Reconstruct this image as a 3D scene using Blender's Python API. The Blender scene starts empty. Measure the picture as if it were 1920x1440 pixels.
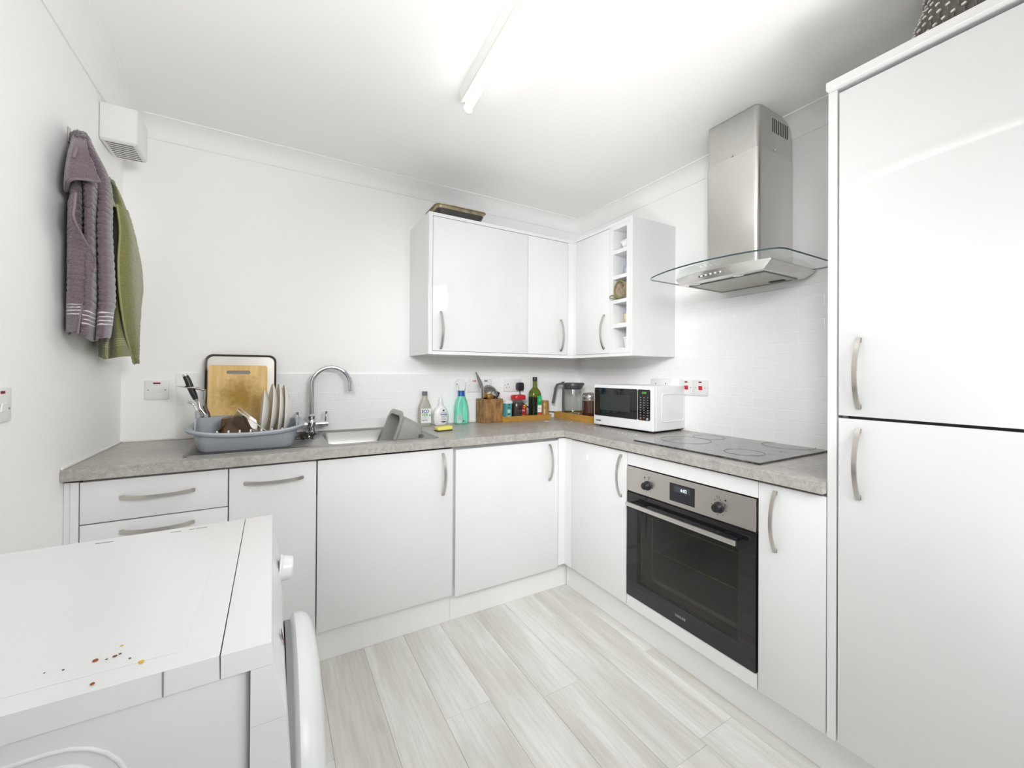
import bpy, bmesh, math, random
from mathutils import Vector, Matrix
random.seed(7)
PI = math.pi
sc = bpy.context.scene
COL = sc.collection

# ------------------------------------------------------------------ camera
cam_d = bpy.data.cameras.new('camera'); cam = bpy.data.objects.new('camera', cam_d); COL.objects.link(cam)
yaw, pitch, roll = 0.5266, 0.0041, 0.0061
r0 = Vector((math.cos(yaw), -math.sin(yaw), 0)); f0 = Vector((math.sin(yaw), math.cos(yaw), 0)); up = Vector((0, 0, 1))
fw = f0 * math.cos(pitch) + up * math.sin(pitch); u0 = up * math.cos(pitch) - f0 * math.sin(pitch)
rr = r0 * math.cos(roll) + u0 * math.sin(roll); uu = u0 * math.cos(roll) - r0 * math.sin(roll)
M = Matrix((rr, uu, -fw)).transposed().to_4x4(); M.translation = Vector((-2.0141, -2.4446, 1.2323))
cam.matrix_world = M
cam_d.sensor_width = 36.0; cam_d.sensor_fit = 'HORIZONTAL'; cam_d.lens = 771.82 / 1920 * 36.0
cam_d.shift_y = -23.205 / 1920; cam_d.clip_start = 0.02; cam_d.clip_end = 50
sc.camera = cam

# ------------------------------------------------------------------ world, light, exposure
W = bpy.data.worlds.new('world'); sc.world = W; W.use_nodes = True
W.node_tree.nodes['Background'].inputs[0].default_value = (0.80, 0.89, 1.0, 1)
W.node_tree.nodes['Background'].inputs[1].default_value = 0.2
sc.view_settings.view_transform = 'Standard'; sc.view_settings.look = 'None'
sc.view_settings.gamma = 1.0; sc.view_settings.use_curve_mapping = False
sc.view_settings.exposure = 0.50
sc.cycles.use_denoising = True
sc.cycles.max_bounces = 16; sc.cycles.diffuse_bounces = 12; sc.cycles.glossy_bounces = 5
sc.cycles.transmission_bounces = 8; sc.cycles.transparent_max_bounces = 12
sc.cycles.caustics_reflective = False; sc.cycles.caustics_refractive = False
TUBE_STRENGTH = 3.2
def area(name, loc, rot, sx, sy, power, col):
    d = bpy.data.lights.new(name, 'AREA'); d.shape = 'RECTANGLE'; d.size = sx; d.size_y = sy; d.energy = power; d.color = col
    o = bpy.data.objects.new(name, d); COL.objects.link(o); o.location = loc; o.rotation_euler = rot
    return o
# added fill lights, out of view, beside and behind the camera
def aimed(o, p, spread):
    o.rotation_euler = (Vector(p) - o.location).to_track_quat('-Z', 'Y').to_euler(); o.data.spread = spread
aimed(area('added_fill', (-2.35, -2.62, 1.95), (0, 0, 0), 0.40, 0.60, 5.3, (0.985, 0.99, 1.0)), (-.25, -.32, 1.05), 1.12)
aimed(area('added_fill_low', (-1.40, -3.00, 1.75), (0, 0, 0), 0.90, 0.70, 5.2, (0.985, 0.99, 1.0)), (-.85, -1.05, .15), 1.75)
aimed(area('added_fill_left', (-1.25, -3.05, 1.90), (0, 0, 0), 0.60, 0.60, 2.6, (1.0, 0.99, 0.98)), (-2.55, -.35, 1.62), 1.02)
aimed(area('added_fill_up', (-2.30, -2.70, 0.60), (0, 0, 0), 0.40, 0.40, 1.2, (1.0, 0.99, 0.98)), (-.55, -1.05, 2.37), 0.80)
# added fill, out of view behind the camera, aimed up to brighten the ceiling
fl_ = area('added_bounce_fill', (-1.25, -2.75, 0.30), (PI - .36, 0, 0), 2.2, 0.40, 8.5, (1.0, 0.985, 0.965)); fl_.data.spread = 1.35

# ------------------------------------------------------------------ materials
def nodes(name):
    m = bpy.data.materials.new(name); m.use_nodes = True
    return m, m.node_tree, m.node_tree.nodes['Principled BSDF']
def mat(name, col, rough=0.5, metal=0.0, spec=0.5, coat=0.0, bump=0.0, bscale=60.0, noise=0.0, nscale=8.0, trans=0.0, ior=1.45, alpha=1.0, sheen=0.0, stretch=None):
    m, t, b = nodes(name)
    b.inputs['Base Color'].default_value = (*col, 1); b.inputs['Roughness'].default_value = rough
    b.inputs['Metallic'].default_value = metal; b.inputs['Specular IOR Level'].default_value = spec
    b.inputs['Coat Weight'].default_value = coat; b.inputs['Coat Roughness'].default_value = 0.04
    b.inputs['Transmission Weight'].default_value = trans; b.inputs['IOR'].default_value = ior; b.inputs['Alpha'].default_value = alpha
    b.inputs['Sheen Weight'].default_value = sheen
    N = t.nodes; L = t.links
    tc = N.new('ShaderNodeTexCoord'); mp = N.new('ShaderNodeMapping'); L.new(tc.outputs['Object'], mp.inputs[0])
    if stretch: mp.inputs['Scale'].default_value = stretch
    if bump > 0:
        n = N.new('ShaderNodeTexNoise'); n.inputs['Scale'].default_value = bscale; n.inputs['Detail'].default_value = 4
        L.new(mp.outputs[0], n.inputs['Vector'])
        bp = N.new('ShaderNodeBump'); bp.inputs['Strength'].default_value = bump; bp.inputs['Distance'].default_value = 0.002
        L.new(n.outputs[0], bp.inputs['Height']); L.new(bp.outputs[0], b.inputs['Normal'])
    if noise > 0:
        n = N.new('ShaderNodeTexNoise'); n.inputs['Scale'].default_value = nscale; n.inputs['Detail'].default_value = 5
        L.new(mp.outputs[0], n.inputs['Vector'])
        cr = N.new('ShaderNodeValToRGB'); cr.color_ramp.elements[0].position = 0.3; cr.color_ramp.elements[1].position = 0.7
        cr.color_ramp.elements[0].color = (*[c * (1 - noise) for c in col], 1); cr.color_ramp.elements[1].color = (*[min(1, c * (1 + noise)) for c in col], 1)
        L.new(n.outputs[0], cr.inputs[0]); L.new(cr.outputs[0], b.inputs['Base Color'])
    return m
def emit(name, col, s):
    m, t, b = nodes(name); b.inputs['Base Color'].default_value = (*[c * .5 for c in col], 1)
    b.inputs['Emission Color'].default_value = (*col, 1); b.inputs['Emission Strength'].default_value = s
    return m
def clear(name, tint, gloss_rough=0.02, mixmin=0.04):
    # thin clear sheet: tinted see-through plus a Fresnel reflection
    m = bpy.data.materials.new(name); m.use_nodes = True; t = m.node_tree; N = t.nodes; L = t.links; N.clear()
    o = N.new('ShaderNodeOutputMaterial'); mx = N.new('ShaderNodeMixShader'); tr = N.new('ShaderNodeBsdfTransparent'); gl = N.new('ShaderNodeBsdfGlossy')
    lw = N.new('ShaderNodeFresnel'); lw.inputs[0].default_value = 1.5
    tr.inputs[0].default_value = (*tint, 1); gl.inputs['Roughness'].default_value = gloss_rough; gl.inputs[0].default_value = (1, 1, 1, 1)
    ge = N.new('ShaderNodeNewGeometry'); iv = N.new('ShaderNodeMath'); iv.operation = 'SUBTRACT'; iv.inputs[0].default_value = 1.0; L.new(ge.outputs['Backfacing'], iv.inputs[1])
    mu = N.new('ShaderNodeMath'); mu.operation = 'MULTIPLY'; L.new(iv.outputs[0], mu.inputs[0]); L.new(lw.outputs[0], mu.inputs[1])   # reflect on the entry face only
    L.new(mu.outputs[0], mx.inputs[0]); L.new(tr.outputs[0], mx.inputs[1]); L.new(gl.outputs[0], mx.inputs[2]); L.new(mx.outputs[0], o.inputs[0])
    return m
MT = {}
MT['wall'] = mat('wall_paint', (.925, .925, .918), .6, bump=.05, bscale=180)
MT['ceiling'] = mat('ceiling_paint', (.925, .925, .918), .75, bump=.05, bscale=150)
MT['cove'] = mat('cove_paint', (.925, .925, .918), .6)
MT['tile'] = mat('tile_glaze', (.92, .922, .922), .10, bump=.10, bscale=9)
MT['white'] = mat('gloss_white_door', (.757, .757, .76), .05)
MT['carcass'] = mat('white_melamine', (.86,.86,.86), .35)
MT['plinth'] = mat('white_plinth', (.84,.84,.835), .16)
MT['gap'] = mat('dark_joint', (.10, .085, .07), .8)
MT['handle'] = mat('satin_nickel', (.60, .575, .53), .30, 1.0)
MT['chrome'] = mat('chrome', (.74, .75, .76), .05, 1.0)
MT['sinksteel'] = mat('sink_steel', (.33, .325, .315), .30, 1.0, bump=.05, bscale=40)
MT['black'] = mat('black_plastic', (.018, .018, .022), .32)
MT['blackglass'] = mat('black_glass', (.010, .009, .011), .04, coat=.4)
MT['plastic'] = mat('white_plastic', (.82, .82, .81), .28)
MT['appl'] = mat('appliance_white', (.79, .797, .81), .25)
MT['greyp'] = mat('grey_plastic', (.42, .43, .44), .4)
MT['red'] = mat('red_plastic', (.55, .02, .03), .3)
MT['redlamp'] = mat('red_neon_lens', (.22, .012, .03), .2)
MT['redlit'] = emit('red_neon_lit', (1.0, .08, .06), 1.3)
MT['bamboo'] = mat('bamboo', (.46, .255, .055), .42, noise=.22, nscale=14, stretch=(2, 2, 30))
MT['soft'] = mat('soft_seal', (.80, .79, .76), .5)
MT['dark'] = mat('dark_slot', (.03, .028, .026), .8)
MT['grey'] = mat('mid_grey', (.25, .25, .26), .5)
MT['ink'] = mat('print_ink', (.03, .03, .10), .5)
MT['paper'] = mat('white_label', (.82, .82, .82), .5)
MT['porcelain'] = mat('porcelain', (.80, .78, .74), .12)
MT['rack'] = mat('blue_grey_plastic', (.385, .415, .455), .38)
MT['bowl'] = mat('grey_bowl_plastic', (.345, .35, .325), .35)

def brushed(name, col, rough, streak=(1, 1, 60), var=.10, stain=0.0):
    m, t, b = nodes(name); N = t.nodes; L = t.links
    b.inputs['Metallic'].default_value = 1; b.inputs['Roughness'].default_value = rough
    tc = N.new('ShaderNodeTexCoord'); mp = N.new('ShaderNodeMapping'); mp.inputs['Scale'].default_value = streak; L.new(tc.outputs['Object'], mp.inputs[0])
    n = N.new('ShaderNodeTexNoise'); n.inputs['Scale'].default_value = 12; n.inputs['Detail'].default_value = 3; L.new(mp.outputs[0], n.inputs[0])
    n2 = N.new('ShaderNodeTexNoise'); n2.inputs['Scale'].default_value = 9; n2.inputs['Detail'].default_value = 6; n2.inputs['Distortion'].default_value = 1.2; L.new(tc.outputs['Object'], n2.inputs[0])
    mr = N.new('ShaderNodeMapRange'); mr.inputs[1].default_value = .42; mr.inputs[2].default_value = .75; mr.inputs[3].default_value = 0; mr.inputs[4].default_value = stain; L.new(n2.outputs[0], mr.inputs[0])
    mx = N.new('ShaderNodeMix'); mx.data_type = 'RGBA'; mx.inputs['A'].default_value = (*[c * (1 - var) for c in col], 1); mx.inputs['B'].default_value = (*[min(1, c * (1 + var)) for c in col], 1)
    L.new(n.outputs[0], mx.inputs['Factor'])
    m2 = N.new('ShaderNodeMix'); m2.data_type = 'RGBA'; L.new(mr.outputs[0], m2.inputs['Factor']); L.new(mx.outputs['Result'], m2.inputs['A']); m2.inputs['B'].default_value = (col[0] * .86, col[1] * .80, col[2] * .70, 1)
    L.new(m2.outputs['Result'], b.inputs['Base Color'])
    ad = N.new('ShaderNodeMath'); ad.operation = 'MULTIPLY_ADD'; ad.inputs[1].default_value = .25; ad.inputs[2].default_value = rough; L.new(mr.outputs[0], ad.inputs[0]); L.new(ad.outputs[0], b.inputs['Roughness'])
    return m
MT['steel'] = brushed('hood_steel', (.70, .688, .66), .25, (1.5, 1.5, 60), .025, .10)
MT['steel2'] = brushed('hood_steel_upper', (.66, .65, .625), .30, (1.5, 1.5, 60), .04, .22)
MT['ovensteel'] = brushed('oven_steel', (.60, .57, .53), .34, (1.2, 1.2, 60), .05)
MT['barsteel'] = brushed('bar_steel', (.72, .70, .66), .30, (1.2, 1.2, 60), .03)

def worktop_mat():
    m, t, b = nodes('grey_stone_laminate'); N = t.nodes; L = t.links
    b.inputs['Roughness'].default_value = .34
    tc = N.new('ShaderNodeTexCoord')
    def nz(scale, det, dist=0, rough=.6):
        n = N.new('ShaderNodeTexNoise'); n.inputs['Scale'].default_value = scale; n.inputs['Detail'].default_value = det; n.inputs['Distortion'].default_value = dist; n.inputs['Roughness'].default_value = rough
        L.new(tc.outputs['Object'], n.inputs[0]); return n
    a = nz(5, 6, 1.0); c = nz(55, 5); d = nz(260, 3)
    r1 = N.new('ShaderNodeValToRGB'); e = r1.color_ramp.elements; e[0].position = .34; e[1].position = .68
    e[0].color = (.345, .32, .295, 1); e[1].color = (.51, .475, .435, 1); L.new(a.outputs[0], r1.inputs[0])
    r2 = N.new('ShaderNodeValToRGB'); e = r2.color_ramp.elements; e[0].position = .36; e[1].position = .66
    e[0].color = (.27, .262, .245, 1); e[1].color = (.56, .545, .51, 1); L.new(c.outputs[0], r2.inputs[0])
    mx = N.new('ShaderNodeMix'); mx.data_type = 'RGBA'; mx.inputs['Factor'].default_value = .42; L.new(r1.outputs[0], mx.inputs['A']); L.new(r2.outputs[0], mx.inputs['B'])
    r3 = N.new('ShaderNodeValToRGB'); e = r3.color_ramp.elements; e[0].position = .30; e[1].position = .70; e[0].color = (.72, .72, .72, 1); e[1].color = (1.12, 1.12, 1.12, 1); L.new(d.outputs[0], r3.inputs[0])
    m3 = N.new('ShaderNodeMix'); m3.data_type = 'RGBA'; m3.blend_type = 'MULTIPLY'; m3.inputs['Factor'].default_value = .8; L.new(mx.outputs['Result'], m3.inputs['A']); L.new(r3.outputs[0], m3.inputs['B'])
    L.new(m3.outputs['Result'], b.inputs['Base Color'])
    return m
MT['worktop'] = worktop_mat()

def plank_mat():
    m, t, b = nodes('washed_oak_vinyl'); N = t.nodes; L = t.links
    b.inputs['Roughness'].default_value = .42
    tc = N.new('ShaderNodeTexCoord'); oi = N.new('ShaderNodeObjectInfo')
    off = N.new('ShaderNodeVectorMath'); off.operation = 'SCALE'; off.inputs[0].default_value = (13.7, 29.3, 5.1); L.new(oi.outputs['Random'], off.inputs['Scale'])
    ad = N.new('ShaderNodeVectorMath'); ad.operation = 'ADD'; L.new(tc.outputs['Object'], ad.inputs[0]); L.new(off.outputs[0], ad.inputs[1])
    mp = N.new('ShaderNodeMapping'); mp.inputs['Scale'].default_value = (1, .13, 1); L.new(ad.outputs[0], mp.inputs[0])
    wv = N.new('ShaderNodeTexWave'); wv.wave_type = 'BANDS'; wv.bands_direction = 'X'; wv.inputs['Scale'].default_value = 11; wv.inputs['Distortion'].default_value = 9; wv.inputs['Detail'].default_value = 3; wv.inputs['Detail Scale'].default_value = 1.6; L.new(mp.outputs[0], wv.inputs[0])
    n = N.new('ShaderNodeTexNoise'); n.inputs['Scale'].default_value = 7; n.inputs['Detail'].default_value = 6; n.inputs['Distortion'].default_value = .8; L.new(mp.outputs[0], n.inputs[0])
    mp2 = N.new('ShaderNodeMapping'); mp2.inputs['Scale'].default_value = (1, .05, 1); L.new(ad.outputs[0], mp2.inputs[0])
    f = N.new('ShaderNodeTexNoise'); f.inputs['Scale'].default_value = 160; f.inputs['Detail'].default_value = 3; L.new(mp2.outputs[0], f.inputs[0])
    r = N.new('ShaderNodeValToRGB'); e = r.color_ramp.elements; e[0].position = .33; e[1].position = .66
    e[0].color = (.61, .59, .54, 1); e[1].color = (.82, .815, .79, 1); L.new(n.outputs[0], r.inputs[0])
    rw = N.new('ShaderNodeValToRGB'); e = rw.color_ramp.elements; e[0].position = .0; e[1].position = .55; e[0].color = (.88, .875, .85, 1); e[1].color = (1, 1, 1, 1); L.new(wv.outputs[0], rw.inputs[0])
    m1 = N.new('ShaderNodeMix'); m1.data_type = 'RGBA'; m1.blend_type = 'MULTIPLY'; m1.inputs['Factor'].default_value = .40; L.new(r.outputs[0], m1.inputs['A']); L.new(rw.outputs[0], m1.inputs['B'])
    rf = N.new('ShaderNodeValToRGB'); e = rf.color_ramp.elements; e[0].position = .3; e[1].position = .65; e[0].color = (.93, .93, .92, 1); e[1].color = (1.02, 1.02, 1.02, 1); L.new(f.outputs[0], rf.inputs[0])
    m2 = N.new('ShaderNodeMix'); m2.data_type = 'RGBA'; m2.blend_type = 'MULTIPLY'; m2.inputs['Factor'].default_value = 1; L.new(m1.outputs['Result'], m2.inputs['A']); L.new(rf.outputs[0], m2.inputs['B'])
    tn = N.new('ShaderNodeMapRange'); tn.inputs[3].default_value = .97; tn.inputs[4].default_value = 1.02; L.new(oi.outputs['Random'], tn.inputs[0])
    m3 = N.new('ShaderNodeVectorMath'); m3.operation = 'SCALE'; L.new(m2.outputs['Result'], m3.inputs[0]); L.new(tn.outputs[0], m3.inputs['Scale'])
    L.new(m3.outputs[0], b.inputs['Base Color'])
    bp = N.new('ShaderNodeBump'); bp.inputs['Strength'].default_value = .12; bp.inputs['Distance'].default_value = .001; L.new(f.outputs[0], bp.inputs['Height']); L.new(bp.outputs[0], b.inputs['Normal'])
    return m
MT['plank'] = plank_mat()

# ------------------------------------------------------------------ mesh helpers
MW = {}
def bmn(): return bmesh.new()
def bx(bm, x0, x1, y0, y1, z0, z1, bev=0.0, seg=2):
    r = bmesh.ops.create_cube(bm, size=1.0); vs = r['verts']
    for v in vs: v.co = Vector((x0 + (v.co.x + .5) * (x1 - x0), y0 + (v.co.y + .5) * (y1 - y0), z0 + (v.co.z + .5) * (z1 - z0)))
    if bev > 0:
        es = set(e for v in vs for e in v.link_edges)
        bmesh.ops.bevel(bm, geom=list(es), offset=bev, offset_type='OFFSET', segments=seg, affect='EDGES', profile=.5, clamp_overlap=True)
    return bm
def box(x0, x1, y0, y1, z0, z1, bev=0.0, seg=2): return bx(bmn(), x0, x1, y0, y1, z0, z1, bev, seg)
def ring(hx, hy, r, z, cx=0, cy=0, n=5):
    r = min(r, hx - 1e-5, hy - 1e-5); P = []
    for (sx, sy, a0) in ((1, 1, 0), (-1, 1, PI / 2), (-1, -1, PI), (1, -1, 1.5 * PI)):
        for i in range(n + 1):
            a = a0 + PI / 2 * i / n
            P.append(Vector((cx + sx * (hx - r) + r * math.cos(a), cy + sy * (hy - r) + r * math.sin(a), z)))
    return P
def loft(bm, rings, cap0=True, cap1=True):
    R = [[bm.verts.new(p) for p in rg] for rg in rings]
    for a, b in zip(R, R[1:]):
        n = len(a)
        for i in range(n): bm.faces.new((a[i], a[(i + 1) % n], b[(i + 1) % n], b[i]))
    if cap0: bm.faces.new(list(reversed(R[0])))
    if cap1: bm.faces.new(R[-1])
    return bm
def lathe(bm, prof, n=28, cx=0, cy=0, cz=0, cap0=True, cap1=True):
    return loft(bm, [[Vector((cx + max(r, 1e-5) * math.cos(2 * PI * i / n), cy + max(r, 1e-5) * math.sin(2 * PI * i / n), cz + z)) for i in range(n)] for r, z in prof], cap0, cap1)
def cyl(bm, p0, p1, r0_, r1_=None, n=16):
    p0 = Vector(p0); p1 = Vector(p1); r1_ = r0_ if r1_ is None else r1_
    d = (p1 - p0).normalized(); a = d.orthogonal().normalized(); b = d.cross(a)
    return loft(bm, [[p + (a * math.cos(2 * PI * i / n) + b * math.sin(2 * PI * i / n)) * r for i in range(n)] for p, r in ((p0, r0_), (p1, r1_))])
def tube(bm, pts, r, n=10, cap=True):
    pts = [Vector(p) for p in pts]; rings = []; a = None
    for i, p in enumerate(pts):
        d = (pts[min(i + 1, len(pts) - 1)] - pts[max(i - 1, 0)]).normalized()
        a = d.orthogonal().normalized() if a is None else (a - d * a.dot(d)).normalized()
        b = d.cross(a); rad = r[i] if isinstance(r, (list, tuple)) else r
        rings.append([p + (a * math.cos(2 * PI * k / n) + b * math.sin(2 * PI * k / n)) * rad for k in range(n)])
    return loft(bm, rings, cap, cap)
def prism(bm, poly, z0, z1):
    return loft(bm, [[Vector((x, y, z0)) for x, y in poly], [Vector((x, y, z1)) for x, y in poly]])
def rot(bm, ax, ang, c=(0, 0, 0)):
    bmesh.ops.rotate(bm, verts=bm.verts[:], cent=Vector(c), matrix=Matrix.Rotation(ang, 3, ax)); return bm
def mv(bm, v): bmesh.ops.translate(bm, verts=bm.verts[:], vec=Vector(v)); return bm
def obj(name, bm, m, parent=None, world=False, smooth=None, mods=()):
    if parent is not None and world: bm.transform(MW[parent.name].inverted())
    bmesh.ops.recalc_face_normals(bm, faces=bm.faces[:])
    if smooth is not None:
        for f in bm.faces: f.smooth = True
        for e in bm.edges:
            if len(e.link_faces) == 2 and e.calc_face_angle(0) > smooth: e.smooth = False
    me = bpy.data.meshes.new(name); bm.to_mesh(me); bm.free()
    for x in (m if isinstance(m, (list, tuple)) else [m]): me.materials.append(MT[x] if isinstance(x, str) else x)
    o = bpy.data.objects.new(name, me); COL.objects.link(o)
    if parent is not None: o.parent = parent; MW[o.name] = MW[parent.name].copy()
    else: MW[o.name] = Matrix.Identity(4)
    return o
S = .6
def tag(o, label, cat, group=None):
    o['label'] = label; o['category'] = cat
    if group: o['group'] = group
    return o
def thing(name, label, cat, loc=(0, 0, 0), rz=0.0, group=None):
    o = bpy.data.objects.new(name, None); COL.objects.link(o); o.location = loc; o.rotation_euler = (0, 0, rz)
    o.empty_display_size = .05
    MW[o.name] = Matrix.Translation(Vector(loc)) @ Matrix.Rotation(rz, 4, 'Z')
    return tag(o, label, cat, group)
def struct(name, bm, m, parent=None, **k):
    o = obj(name, bm, m, parent, **k); o['kind'] = 'structure'; return o
def dup(o, loc=None, name=None, rz=None, parent=None):
    c = o.copy(); COL.objects.link(c)
    if name: c.name = name
    c.parent = parent if parent else o.parent
    if loc is not None: c.location = loc
    if rz is not None: c.rotation_euler = (0, 0, rz)
    MW[c.name] = Matrix.Identity(4)
    return c
def text(name, s, size, m, parent, loc, rz=0.0, tilt=PI / 2, align='LEFT', depth=.0004, sx=1.0, bold=0.0):
    cu = bpy.data.curves.new(name, 'FONT'); cu.body = s; cu.size = size; cu.extrude = depth; cu.align_x = align; cu.offset = bold; cu.resolution_u = 2
    t = bpy.data.objects.new(name, cu); COL.objects.link(t)
    dg = bpy.context.evaluated_depsgraph_get(); me = bpy.data.meshes.new_from_object(t.evaluated_get(dg))
    bpy.data.objects.remove(t); bpy.data.curves.remove(cu)
    me.name = name; me.materials.clear(); me.materials.append(MT[m] if isinstance(m, str) else m)
    me.transform(Matrix.Translation(Vector(loc)) @ Matrix.Rotation(rz, 4, 'Z') @ Matrix.Rotation(tilt, 4, 'X') @ Matrix.Diagonal((sx, 1, 1, 1)))
    o = bpy.data.objects.new(name, me); COL.objects.link(o); o.parent = parent
    return o

# ------------------------------------------------------------------ room
WX, CZ, YR = -2.594, 2.368, -3.7
fl = struct('floor', box(WX - .1, .1, YR - .1, .1, -.12, -.004), 'soft')
pw, plen = .18, 1.22
pbm = box(-pw / 2 + .0004, pw / 2 - .0004, -plen / 2 + .0004, plen / 2 - .0004, -.004, 0, .0005, 1)
proto = obj('plank', pbm, 'plank', fl); first = True
xc = -1.66 - 5 * .18 + .09 - .03; k = 0
for i in range(14):
    cx = -2.65 + .18 * i + .005
    x0, x1 = cx - .09, cx + .09
    if x0 > -.5: break
    yy = -.45 + random.uniform(0, 1.2)
    while yy - plen > YR - 1.2:
        c = proto if first else dup(proto, parent=fl)
        c.location = (cx, yy - plen / 2, 0); first = False
        yy -= plen
ce = struct('ceiling', box(WX - .1, .1, YR - .1, .1, CZ, CZ + .1), 'ceiling')
b = box(WX - .1, WX, YR - .1, .1, -.12, CZ)
wl = struct('wall_left', b, 'wall')
wb = struct('wall_back', box(WX, .1, 0, .1, -.12, CZ), 'wall')
wr = struct('wall_right', box(0, .1, YR - .1, 0, -.12, CZ), 'wall')
b = bmn(); bx(b, WX, 0, YR - .1, YR, 2.16, CZ); bx(b, WX, -2.42, YR - .1, YR, -.12, 2.16); bx(b, -.08, 0, YR - .1, YR, -.12, 2.16)
struct('wall_rear', b, 'wall')
b = bmn()
for x in (-2.42, -1.28, -.14): bx(b, x, x + .06, YR - .08, YR - .02, 0, 2.16)
for z in (.0, 2.10):
    for x in (-2.36, -1.22): bx(b, x, x + 1.08, YR - .08, YR - .02, z, z + .06)
gl = clear('window_glass', (.95, .97, .97))
d1 = struct('added_door_1', b, 'plastic')  # glazed rear opening added out of view to let light in
for x in (-2.36, -1.22): struct('pane', box(x, x + 1.08, YR - .055, YR - .045, .06, 2.10), gl, d1)
# coving: concave profile with a small step at each edge; trims mitred in the corners
def cove_prof(n=10):
    co, cl = .085, .078; P = [(0, 0), (0, -cl), (.004, -cl), (.006, -cl + .004)]
    for i in range(n + 1):
        a = PI / 2 * i / n
        P.append((.008 + (co - .014) * (1 - math.cos(a)), -cl + .008 + (cl - .014) * math.sin(a)))
    P += [(co - .005, -.006), (co, -.006), (co, 0)]
    return P
CP = cove_prof()
def cove_fn(d):       # underside height of the coving at distance d from the wall
    co, cl = .085, .078
    if d >= co: return CZ
    c = min(1, max(-1, 1 - (d - .008) / (co - .014))); a = math.acos(c)
    return CZ + min(0, -cl + .008 + (cl - .014) * math.sin(a))
e = .0006
def cove(name, fn):
    b = bmn(); loft(b, [[Vector(fn(d, 0)) + Vector((0, 0, z - e)) for d, z in CP], [Vector(fn(d, 1)) + Vector((0, 0, z - e)) for d, z in CP]])
    return struct(name, b, 'cove', smooth=S)
cove('trim_1', lambda d, s: (WX + e + d, -e - d if s else YR + d, CZ))
cove('trim_2', lambda d, s: ((-e - d) if s else (WX + e + d), -e - d, CZ))
cove('trim_3', lambda d, s: (-e - d, YR + d if s else -e - d, CZ))
# glazed brick tiles, each one its own piece of the wall
TH, TW = .05, .20
tb = box(-TW / 2 + .0004, TW / 2 - .0004, -.007, -.0005, .0004, TH - .0004, .0012, 2)
t0 = obj('tile', tb, 'tile', wb)
def tiles(parent, along, z0, rows, u0, u1, zlimit=None):
    global t0
    first = (parent is wb)
    for r in range(rows):
        u = u0 - (TW / 2 if r % 2 else 0)
        while u < u1 - .01:
            a, bb = max(u, u0), min(u + TW, u1)
            if not (zlimit and zlimit(a, z0 + r * TH)) and bb - a > .02:
                c = t0 if first else dup(t0, parent=parent)
                first = False
                c.scale = ((bb - a) / TW, 1, 1)
                m = (a + bb) / 2
                if along == 'x': c.location = (m, 0, z0 + r * TH); c.rotation_euler = (random.gauss(0, .004), 0, random.gauss(0, .003))
                else: c.location = (0, -m, z0 + r * TH); c.rotation_euler = (random.gauss(0, .004), 0, -PI / 2 + random.gauss(0, .003))
            u += TW
MT['grout'] = mat('white_grout', (.92, .92, .915), .7)
obj('grout', box(-2.402, -.0062, -.0062, -.0003, .920, 1.2245), 'grout', wb)
gb = bmn(); bx(gb, -.0062, -.0003, -1.852, -.0003, .920, 1.2745); bx(gb, -.0062, -.0003, -1.852, -.86, 1.2745, 1.6245); obj('grout', gb, 'grout', wr)
tiles(wb, 'x', .9245, 6, -2.40, -.008)
tiles(wr, 'y', .9245, 14, .008, 1.852, lambda a, z: a < .86 and z > 1.27)

# ------------------------------------------------------------------ handle
def handle_bm(L=.2, out=.03, w=.011, t=.0055, n=20):
    rings = []
    for i in range(n + 1):
        s = i / n; z = (s - .5) * L; y = -(.003 + out * (1 - (2 * s - 1) ** 2) ** .9)
        ds = .01; dz = L * ds; 
        yy = lambda q: -(.003 + out * (max(0, 1 - (2 * q - 1) ** 2)) ** .9)
        q0, q1 = max(0, s - ds), min(1, s + ds); T = Vector((0, yy(q1) - yy(q0), (q1 - q0) * L)).normalized(); Nn = Vector((0, T.z, -T.y))
        c = Vector((0, y, z)); rings.append([c + Vector((w / 2, 0, 0)) - Nn * t / 2, c + Vector((w / 2, 0, 0)) + Nn * t / 2, c - Vector((w / 2, 0, 0)) + Nn * t / 2, c - Vector((w / 2, 0, 0)) - Nn * t / 2])
    b = loft(bmn(), rings)
    for s in (-1, 1): bx(b, -w / 2, w / 2, -.005, -.0001, s * (L / 2 - .006) - .006, s * (L / 2 - .006) + .006)
    return b
def add_handle(door, x, z, horiz=False):        # in the unit's local frame, door face at y = 0
    b = handle_bm()
    if horiz: rot(b, 'Y', PI / 2)
    mv(b, (x, -.0002, z)); return obj('handle', b, 'handle', door, smooth=S)

# ------------------------------------------------------------------ base units (local frame: x right, front at y = 0 looking -y, z up)
D = .5795; DT = .018; ZB, ZT = .157, .870
def unit(name, label, cat, x0, run, group=None):
    if run == 'back': return thing(name, label, cat, (x0, -D, 0), 0, group)
    return thing(name, label, cat, (-D, -x0, 0), -PI / 2, group)
def carcass(u, w, depth=.55, z0=ZB, z1=ZT, m='carcass'):
    b = bmn(); t = .016; y0 = DT + .010
    bx(b, .0005, t, y0, depth, z0, z1); bx(b, w - t, w - .0005, y0, depth, z0, z1); bx(b, t, w - t, y0, depth, z0, z0 + t); bx(b, t, w - t, y0, depth, z1 - t, z1); bx(b, t, w - t, depth - .008, depth, z0 + t, z1 - t)
    return obj('carcass', b, m, u)
def door(u, x0, x1, z0, z1, name='door'):
    return obj(name, box(x0, x1, 0, DT, z0, z1, .0012, 2), 'white', u, smooth=S)
g = .002
u = unit('drawer_unit', 'white base drawer unit at the left end, under the dish rack end of the worktop', 'cabinet', -2.556, 'back')
carcass(u, .402)
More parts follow.
